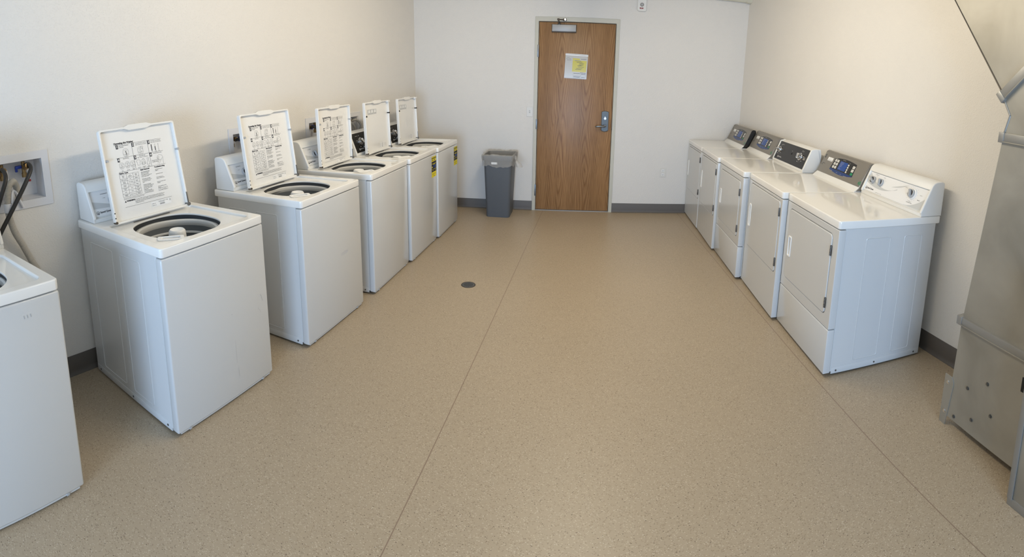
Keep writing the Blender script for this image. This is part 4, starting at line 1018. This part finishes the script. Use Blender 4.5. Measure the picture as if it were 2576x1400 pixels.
DW, DH = 0.6851, 0.9333
def dryer(x, y, rot, D, cons, style, label, DW=DW):
    fx_, fy_ = x - DW*sin(rot), y + DW*cos(rot)
    root = empty('dryer', (fx_, fy_, 0), -pi/2 + rot)
    tag(root, label, 'dryer', 'front-loading dryers along the right wall')
    W, H = DW, DH
    ge = style == 'ge'
    cabinet(root, W, D, H-0.046, ((0.188, 0.352), (0.455, D-0.13)))
    split = 0.290
    dx0, dx1, dz0, dz1 = (0.045, W-0.062, 0.360, 0.840) if not ge else (0.040, W-0.030, 0.345, 0.862)
    door_o = rrect(dx0, dx1, dz0, dz1, 0.028, 6)
    MXf = Matrix.Translation((0, 0.0, 0)) @ frame((0, 0, 0), (1, 0, 0), (0, 0, 1))
    zb = split+0.002 if not ge else 0.020
    b = B()
    b.plate(rrect(0.0, W, zb, H-0.053, 0.006), -0.048, -0.004, FRONT_SHADED, holes=[door_o], bev=0.004, mx=MXf)
    b.box(0.01, W-0.01, 0.040, 0.046, zb+0.01, H-0.06, DARK)
    fp = b.build('front_panel', root)
    if not ge:
        b = B(); b.box(0.0, W, 0.003, 0.048, 0.020, split-0.002, FRONT_SHADED, 0.006, 3); b.build('lower_panel', root)
    b = B(); di = rrect(dx0+0.0035, dx1-0.0035, dz0+0.0035, dz1-0.0035, 0.025, 6)
    hz0, hz1 = (0.522, 0.652) if not ge else (0.510, 0.690)
    hx0, hx1 = (dx0+0.030, dx0+0.062) if not ge else (dx0+0.020, dx0+0.048)
    hr = 0.006 if not ge else 0.0138
    ho = rrect(hx0, hx1, hz0, hz1, hr, 5)
    b.plate(di, -0.030, 0.000, FRONT_SHADED, holes=[ho], bev=0.004, mx=MXf)
    dd = b.build('door', root)
    b = B()
    b.plate(rrect(hx0-0.006, hx1+0.006, hz0-0.006, hz1+0.006, hr+0.005, 5), -0.004, 0.004, LABELW, holes=[rrect(hx0+0.002, hx1-0.002, hz0+0.004, hz1-0.004, hr, 5)], bev=0.002, mx=MXf)
    b.plate(rrect(hx0-0.002, hx1+0.002, hz0-0.002, hz1+0.002, hr, 5), -0.029, -0.024, LABELW, mx=MXf)
    b.loft([[(p[0], p[1], w_) for p in rrect(hx0+0.001, hx1-0.001, hz0+0.003, hz1-0.003, hr, 5)] for w_ in (0.0, -0.026)], LABELW, mx=MXf)
    b.build('door_handle', dd)
    for z in ((0.432, 0.745) if not ge else (0.425, 0.785)):
        b = B()
        b.box(dx1-0.006, dx1+0.006, -0.004, 0.004, z-0.030, z+0.030, DARKMET, 0.001)
        for q in range(3): b.cyl((dx1-0.001, -0.003, z-0.029+0.0205*q), (dx1-0.001, -0.003, z-0.011+0.0205*q), 0.0045, NICKEL, n=10)
        b.build('door_hinge', dd)
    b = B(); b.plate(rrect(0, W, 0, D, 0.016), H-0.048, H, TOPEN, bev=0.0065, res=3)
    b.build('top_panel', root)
    if ge: ge_console(root, W, H, cons, y > 4.9)
    else: sq_console(root, W, H, cons, style, False)
    return root
dx = [1.290, 1.2454, 1.2000, 1.1698, 1.1650]; dy = [2.2085, 2.9100, 3.6230, 4.3200, 4.9850]
drr = [0.0150, 0.0, 0.0100, 0.0, 0.010]
dww = [DW, DW, DW, 0.660, 0.655]
DS = [
    (0, 0.715, 0.549, 'white', 'white-console dryer with three grey knobs, nearest the camera and the metal ductwork'),
    (1, 0.69, 0.577, 'ge', 'dryer with a taupe digital console, between the white-console and black-console dryers'),
    (2, 0.68, 0.510, 'black', 'dryer with a black console and chrome knobs, middle of the dryer row'),
    (3, 0.645, 0.515, 'ge', 'dryer with a taupe digital console, next beyond the black-console dryer'),
    (4, 0.60, 0.465, 'ge', 'dryer with a taupe digital console, farthest of the row, by the back wall'),
]
dryers = [dryer(dx[i], dy[i], drr[i], D, c_, st, lab, dww[i]) for i, D, c_, st, lab in DS]

# ------------------------------------------------------------------ supply boxes in the left wall
labs = ['white recessed hose box with a blue valve handle, in the wall behind the nearest washer',
        'white recessed hose box just behind the raised lid of the second fully visible washer',
        'white recessed hose box with a blue valve, behind the third printed lid',
        'recessed hose box with grey hoses, behind the nearer black-console washer']
for i, (a, c_, z0, z1) in enumerate(BOXES):
    o = empty('hose_box', left_frame(a, z0).translation, aL*-1)
    ML_ = Matrix.Rotation(aL, 4, 'Z')
    o.rotation_euler = (0, 0, -aL)
    tag(o, labs[i], 'hose box', 'washer hose boxes in the left wall')
    w_, h_ = (c_-a)/cos(aL), z1-z0
    # local: x into the room, y along the wall, z up
    MW = frame((0, 0, 0), (0, 1, 0), (0, 0, 1))
    b = B(); b.plate(rrect(-0.043, w_+0.043, -0.046, h_+0.046, 0.006), 0.0, 0.007, BOXP, holes=[[(0.0, 0.0), (w_, 0.0), (w_, h_), (0.0, h_)]], bev=0.002, mx=MW)
    b.build('box_flange', o)
    b = B()
    e = 0.0008
    b.loft([[(e, e, 0.005), (w_-e, e, 0.005), (w_-e, h_-e, 0.005), (e, h_-e, 0.005)], [(0.010, 0.012, -0.090), (w_-0.010, 0.012, -0.090), (w_-0.010, h_-0.006, -0.090), (0.010, h_-0.006, -0.090)]], BOXP, mx=MW)
    b.flat([(0.010, 0.012), (w_-0.010, 0.012), (w_-0.010, h_-0.006), (0.010, h_-0.006)], BOXP, mx=MW @ Matrix.Translation((0, 0, -0.0899)))
    b.build('recess', o)
    for k, (yy, hm) in enumerate(((0.045, REDV), (w_-0.085, BLUEV))):
        b = B()
        b.cyl((-0.055, yy, h_-0.010), (-0.055, yy, h_-0.075), 0.011, BRASS, n=16)
        b.cyl((-0.055, yy, h_-0.040), (-0.022, yy, h_-0.040), 0.012, BRASS, n=16); b.cyl((-0.030, yy, h_-0.040), (-0.012, yy, h_-0.040), 0.016, BRASS, n=8)
        b.cyl((-0.055, yy, h_-0.075), (-0.055, yy, h_-0.100), 0.015, BRASS, n=8)
        v_ = b.build('valve', o)
        b = B(); b.box(-0.062, -0.046, yy-0.048, yy-0.012, h_-0.048, h_-0.030, hm, 0.003); b.box(-0.062, -0.048, yy-0.050, yy-0.036, h_-0.066, h_-0.034, hm, 0.003); b.build('valve_handle', v_)
        if i: continue
        b = B(); b.cyl((-0.050, yy+0.022, h_-0.045), (-0.050, yy+0.022, h_-0.115), 0.009, BOXP, n=14); b.cyl((-0.050, yy+0.022, h_-0.115), (-0.050, yy+0.022, h_-0.128), 0.010, REDV, n=14); b.build('water_hammer_arrestor', v_)

# hoses: near box
def hose(name, pts, r, m, label, cat, **k):
    b = B(); b.tube(pts, r, m, **k); o = b.build(name)
    return tag(o, label, cat)
h = hose('water_hose', [(-2.405, 1.056, 1.290), (-2.380, 1.066, 1.300), (-2.352, 1.066, 1.280), (-2.330, 1.044, 1.252), (-2.312, 0.993, 1.187), (-2.308, 0.909, 1.075), (-2.335, 0.836, 0.955), (-2.372, 0.80, 0.86), (-2.392, 0.76, 0.76)],
         0.0115, RUBBER, 'black rubber water hose hanging from the valve with the blue handle', 'water hose', n=12)
b = B(); b.cyl((-2.412, 1.055, 1.280), (-2.374, 1.0605, 1.291), 0.0155, BRASS, n=12); b.build('hose_coupling', h)
h = hose('water_hose', [(-2.425, 0.905, 1.282), (-2.390, 0.915, 1.292), (-2.345, 0.914, 1.272), (-2.315, 0.898, 1.235), (-2.310, 0.856, 1.150), (-2.335, 0.812, 1.03), (-2.378, 0.77, 0.92), (-2.402, 0.72, 0.82)],
         0.0115, RUBBER, 'black rubber water hose at the extreme left edge of the photo', 'water hose', n=12)
b = B(); b.cyl((-2.428, 0.904, 1.281), (-2.388, 0.914, 1.289), 0.0155, BRASS, n=12); b.build('hose_coupling', h)
h = hose('drain_hose', [(-2.425, 1.005, 1.085), (-2.418, 1.000, 1.150), (-2.400, 0.985, 1.195), (-2.370, 0.960, 1.218), (-2.350, 0.930, 1.205), (-2.343, 0.912, 1.160), (-2.342, 0.905, 1.100), (-2.345, 0.905, 1.04), (-2.350, 0.925, 0.95), (-2.360, 0.965, 0.86), (-2.365, 1.005, 0.76), (-2.365, 1.045, 0.66), (-2.37, 1.06, 0.52), (-2.37, 1.03, 0.34)],
         0.0175, HOSEG, 'grey corrugated drain hose hooked over the nearest hose box', 'drain hose', n=14, corr=0.0013, pitch=0.006)
b = B(); b.tube([(-2.392, 1.010, 1.062), (-2.388, 0.992, 1.110), (-2.376, 0.975, 1.150), (-2.358, 0.950, 1.170), (-2.340, 0.935, 1.150), (-2.328, 0.925, 1.11)], 0.008, BOXP, n=10)
b.lathe([(0.0195, -0.024), (0.0225, -0.022), (0.0225, 0.024), (0.0195, 0.026)], BOXP, n=24, mx=Matrix.Translation((-2.343, 0.905, 1.085)))
b.build('hose_guide', h)
h.children[-1]['label'] = 'white plastic hook and collar'
# hoses at the far boxes
for pts, lab in (([(-2.30, 2.60, 1.215), (-2.245, 2.602, 1.222), (-2.225, 2.615, 1.17), (-2.24, 2.63, 1.06), (-2.27, 2.66, 0.90)], 'dark hose in the hose box behind the second fully visible washer'),
                 ([(-2.225, 3.47, 1.205), (-2.175, 3.475, 1.212), (-2.155, 3.50, 1.15), (-2.17, 3.54, 1.02), (-2.185, 3.56, 0.90)], 'dark hose in the hose box behind the third printed lid'),
                 ([(-2.165, 4.115, 1.203), (-2.125, 4.125, 1.212), (-2.098, 4.165, 1.16), (-2.102, 4.13, 1.07), (-2.112, 4.09, 0.98)], 'grey hose curving out farther right from the box behind the black consoles'),
                 ([(-2.178, 3.995, 1.20), (-2.130, 4.005, 1.205), (-2.100, 4.04, 1.15), (-2.100, 4.06, 1.06), (-2.115, 4.05, 0.98)], 'grey hose curving down left from the box behind the black consoles')):
    hose('water_hose', pts, 0.0115, RUBBER if lab[0] == 'd' else HOSEG, lab, 'water hose', n=10)

# ------------------------------------------------------------------ sheet metal ductwork on the right
X0 = 1.675; YD = 1.615
XD1 = 2.055
duct = empty('air_duct', (X0, YD, 0))
tag(duct, 'large galvanized sheet metal duct rising and turning along the right edge', 'duct')
def q4(pts, x1=XD1): return [[(X0 - X0, y-YD, z) for y, z in pts], [(x1-X0, y-YD, z) for y, z in pts]]
Ya = 1.10
def solid(name, pts, x0=0.0, m=GALV, x1=None, bev=0.0):
    b = B()
    MX = Matrix(((0, 0, 1, 0), (1, 0, 0, -YD), (0, 1, 0, 0), (0, 0, 0, 1)))   # (y, z, t) -> (t, y-YD, z)
    b.plate([(y, z) for y, z in pts], x0, (XD1-X0) if x1 is None else x1, m, bev=bev, mx=MX)
    return b.build(name, duct)
lower = solid('lower_section', [(1.612, 0.050), (1.600, 0.560), (Ya, 0.560), (Ya, 0.050)])
mid = solid('riser', [(1.598, 0.560), (1.512, 1.520), (Ya-0.02, 1.520), (Ya, 0.560)])
elb = solid('elbow', [(1.507, 1.520), (1.487, 1.630), (1.545, 1.712), (1.30, 2.03), (0.90, 1.75), (0.90, 1.520)])
upp = solid('upper_run', [(1.548, 1.712), (2.20, 2.440), (2.20, 2.745), (1.86, 2.745), (1.25, 2.07)])
def flange(name, y0, z0, y1, z1, th_, parent=duct):
    """standing drive cleat along a joint on the room side face"""
    d = Vector((y1-y0, z1-z0)); L_ = d.length; d /= L_
    b = B()
    M = Matrix.Translation((0, y0-YD, z0)) @ Matrix(((0, 0, -1, 0), (d.x, -d.y, 0, 0), (d.y, d.x, 0, 0), (0, 0, 0, 1)))
    b.box(-0.014, L_, -th_/2, th_/2, -0.010, 0.012, GALVD, 0.0012, mx=M)
    b.box(0.016, L_, th_/2-0.005, th_/2-0.001, 0.010, 0.018, GALV, 0.001, mx=M)
    b.box(-0.016, 0.016, -th_/2-0.002, th_/2+0.002, -0.36, 0.015, GALVD, 0.0015, mx=M) if name == 'joint_flange' else b.box(-0.016, 0.012, -th_/2-0.002, th_/2+0.002, -0.30, 0.016, GALVD, 0.0015, mx=M)
    return b.build(name, parent)
flange('joint_flange', 1.606, 0.572, Ya, 0.572, 0.040)
flange('joint_flange', 1.512, 1.520, Ya-0.02, 1.520, 0.046)
flange('mitre_flange', 1.551, 1.712, 1.30, 1.975, 0.052)
b = B()      # turned seams along the sloped edges
b.tube([(0.0, 1.547-YD, 1.722), (0.0, 2.20-YD, 2.442)], 0.0035, DARKMET, n=8); b.tube([(0, 1.509-YD, 1.54), (0, 1.488-YD, 1.627)], 0.005, GALVD, n=8)
b.tube([(0, 1.488-YD, 1.627), (0, 1.540-YD, 1.700)], 0.005, GALVD, n=8)
b.build('edge_seam', duct)
b = B()      # angle bracket at the foot
b.plate([(1.613, 0.0), (1.654, 0.0), (1.654, 0.262), (1.606, 0.262), (1.590, 0.235)], -0.0045, -0.0005, GALV, mx=Matrix(((0, 0, 1, 0), (1, 0, 0, -YD), (0, 1, 0, 0), (0, 0, 0, 1))))
br = b.build('angle_bracket', duct)
for y, z in ((1.628, 0.225), (1.626, 0.070)):
    q = B(); q.cyl((-0.003, y-YD, z), (-0.010, y-YD, z), 0.007, CHROME, n=6); q.cyl((-0.003, y-YD, z), (-0.006, y-YD, z), 0.010, CHROME, n=14); q.build('screw', br)
for y, z in ((1.497, 0.262), (1.380, 0.345), (1.445, 0.125), (1.335, 0.208), (1.560, 0.075)):
    q = B(); q.cyl((0.0, y-YD, z), (-0.007, y-YD, z), 0.006, NICKEL, n=6); q.cyl((0.001, y-YD, z), (-0.003, y-YD, z), 0.009, NICKEL, n=14); q.build('screw', duct)
b = B(); b.box(-0.003, 0.002, 1.02-YD+0.08, 1.191-YD, 0.408, 0.475, DARK, 0.001); b.build('filter_slot', duct)
cab = empty('metal_cabinet', (1.560, 0.35, 0))
tag(cab, 'galvanized metal cabinet corner at the lower right edge, in front of the duct', 'metal cabinet')
b = B(); b.box(0.0, 0.50, 0.0, 0.738, 0.035, 0.95, GALV, 0.004); b.build('cabinet_body', cab)
b = B(); b.box(-0.003, 0.50, -0.003, 0.741, 0.0, 0.036, GALVD, 0.002); b.build('base_rail', cab)
b = B(); b.box(-0.006, 0.0, 0.715, 0.742, 0.03, 0.95, GALVD, 0.002); b.build('corner_trim', cab)
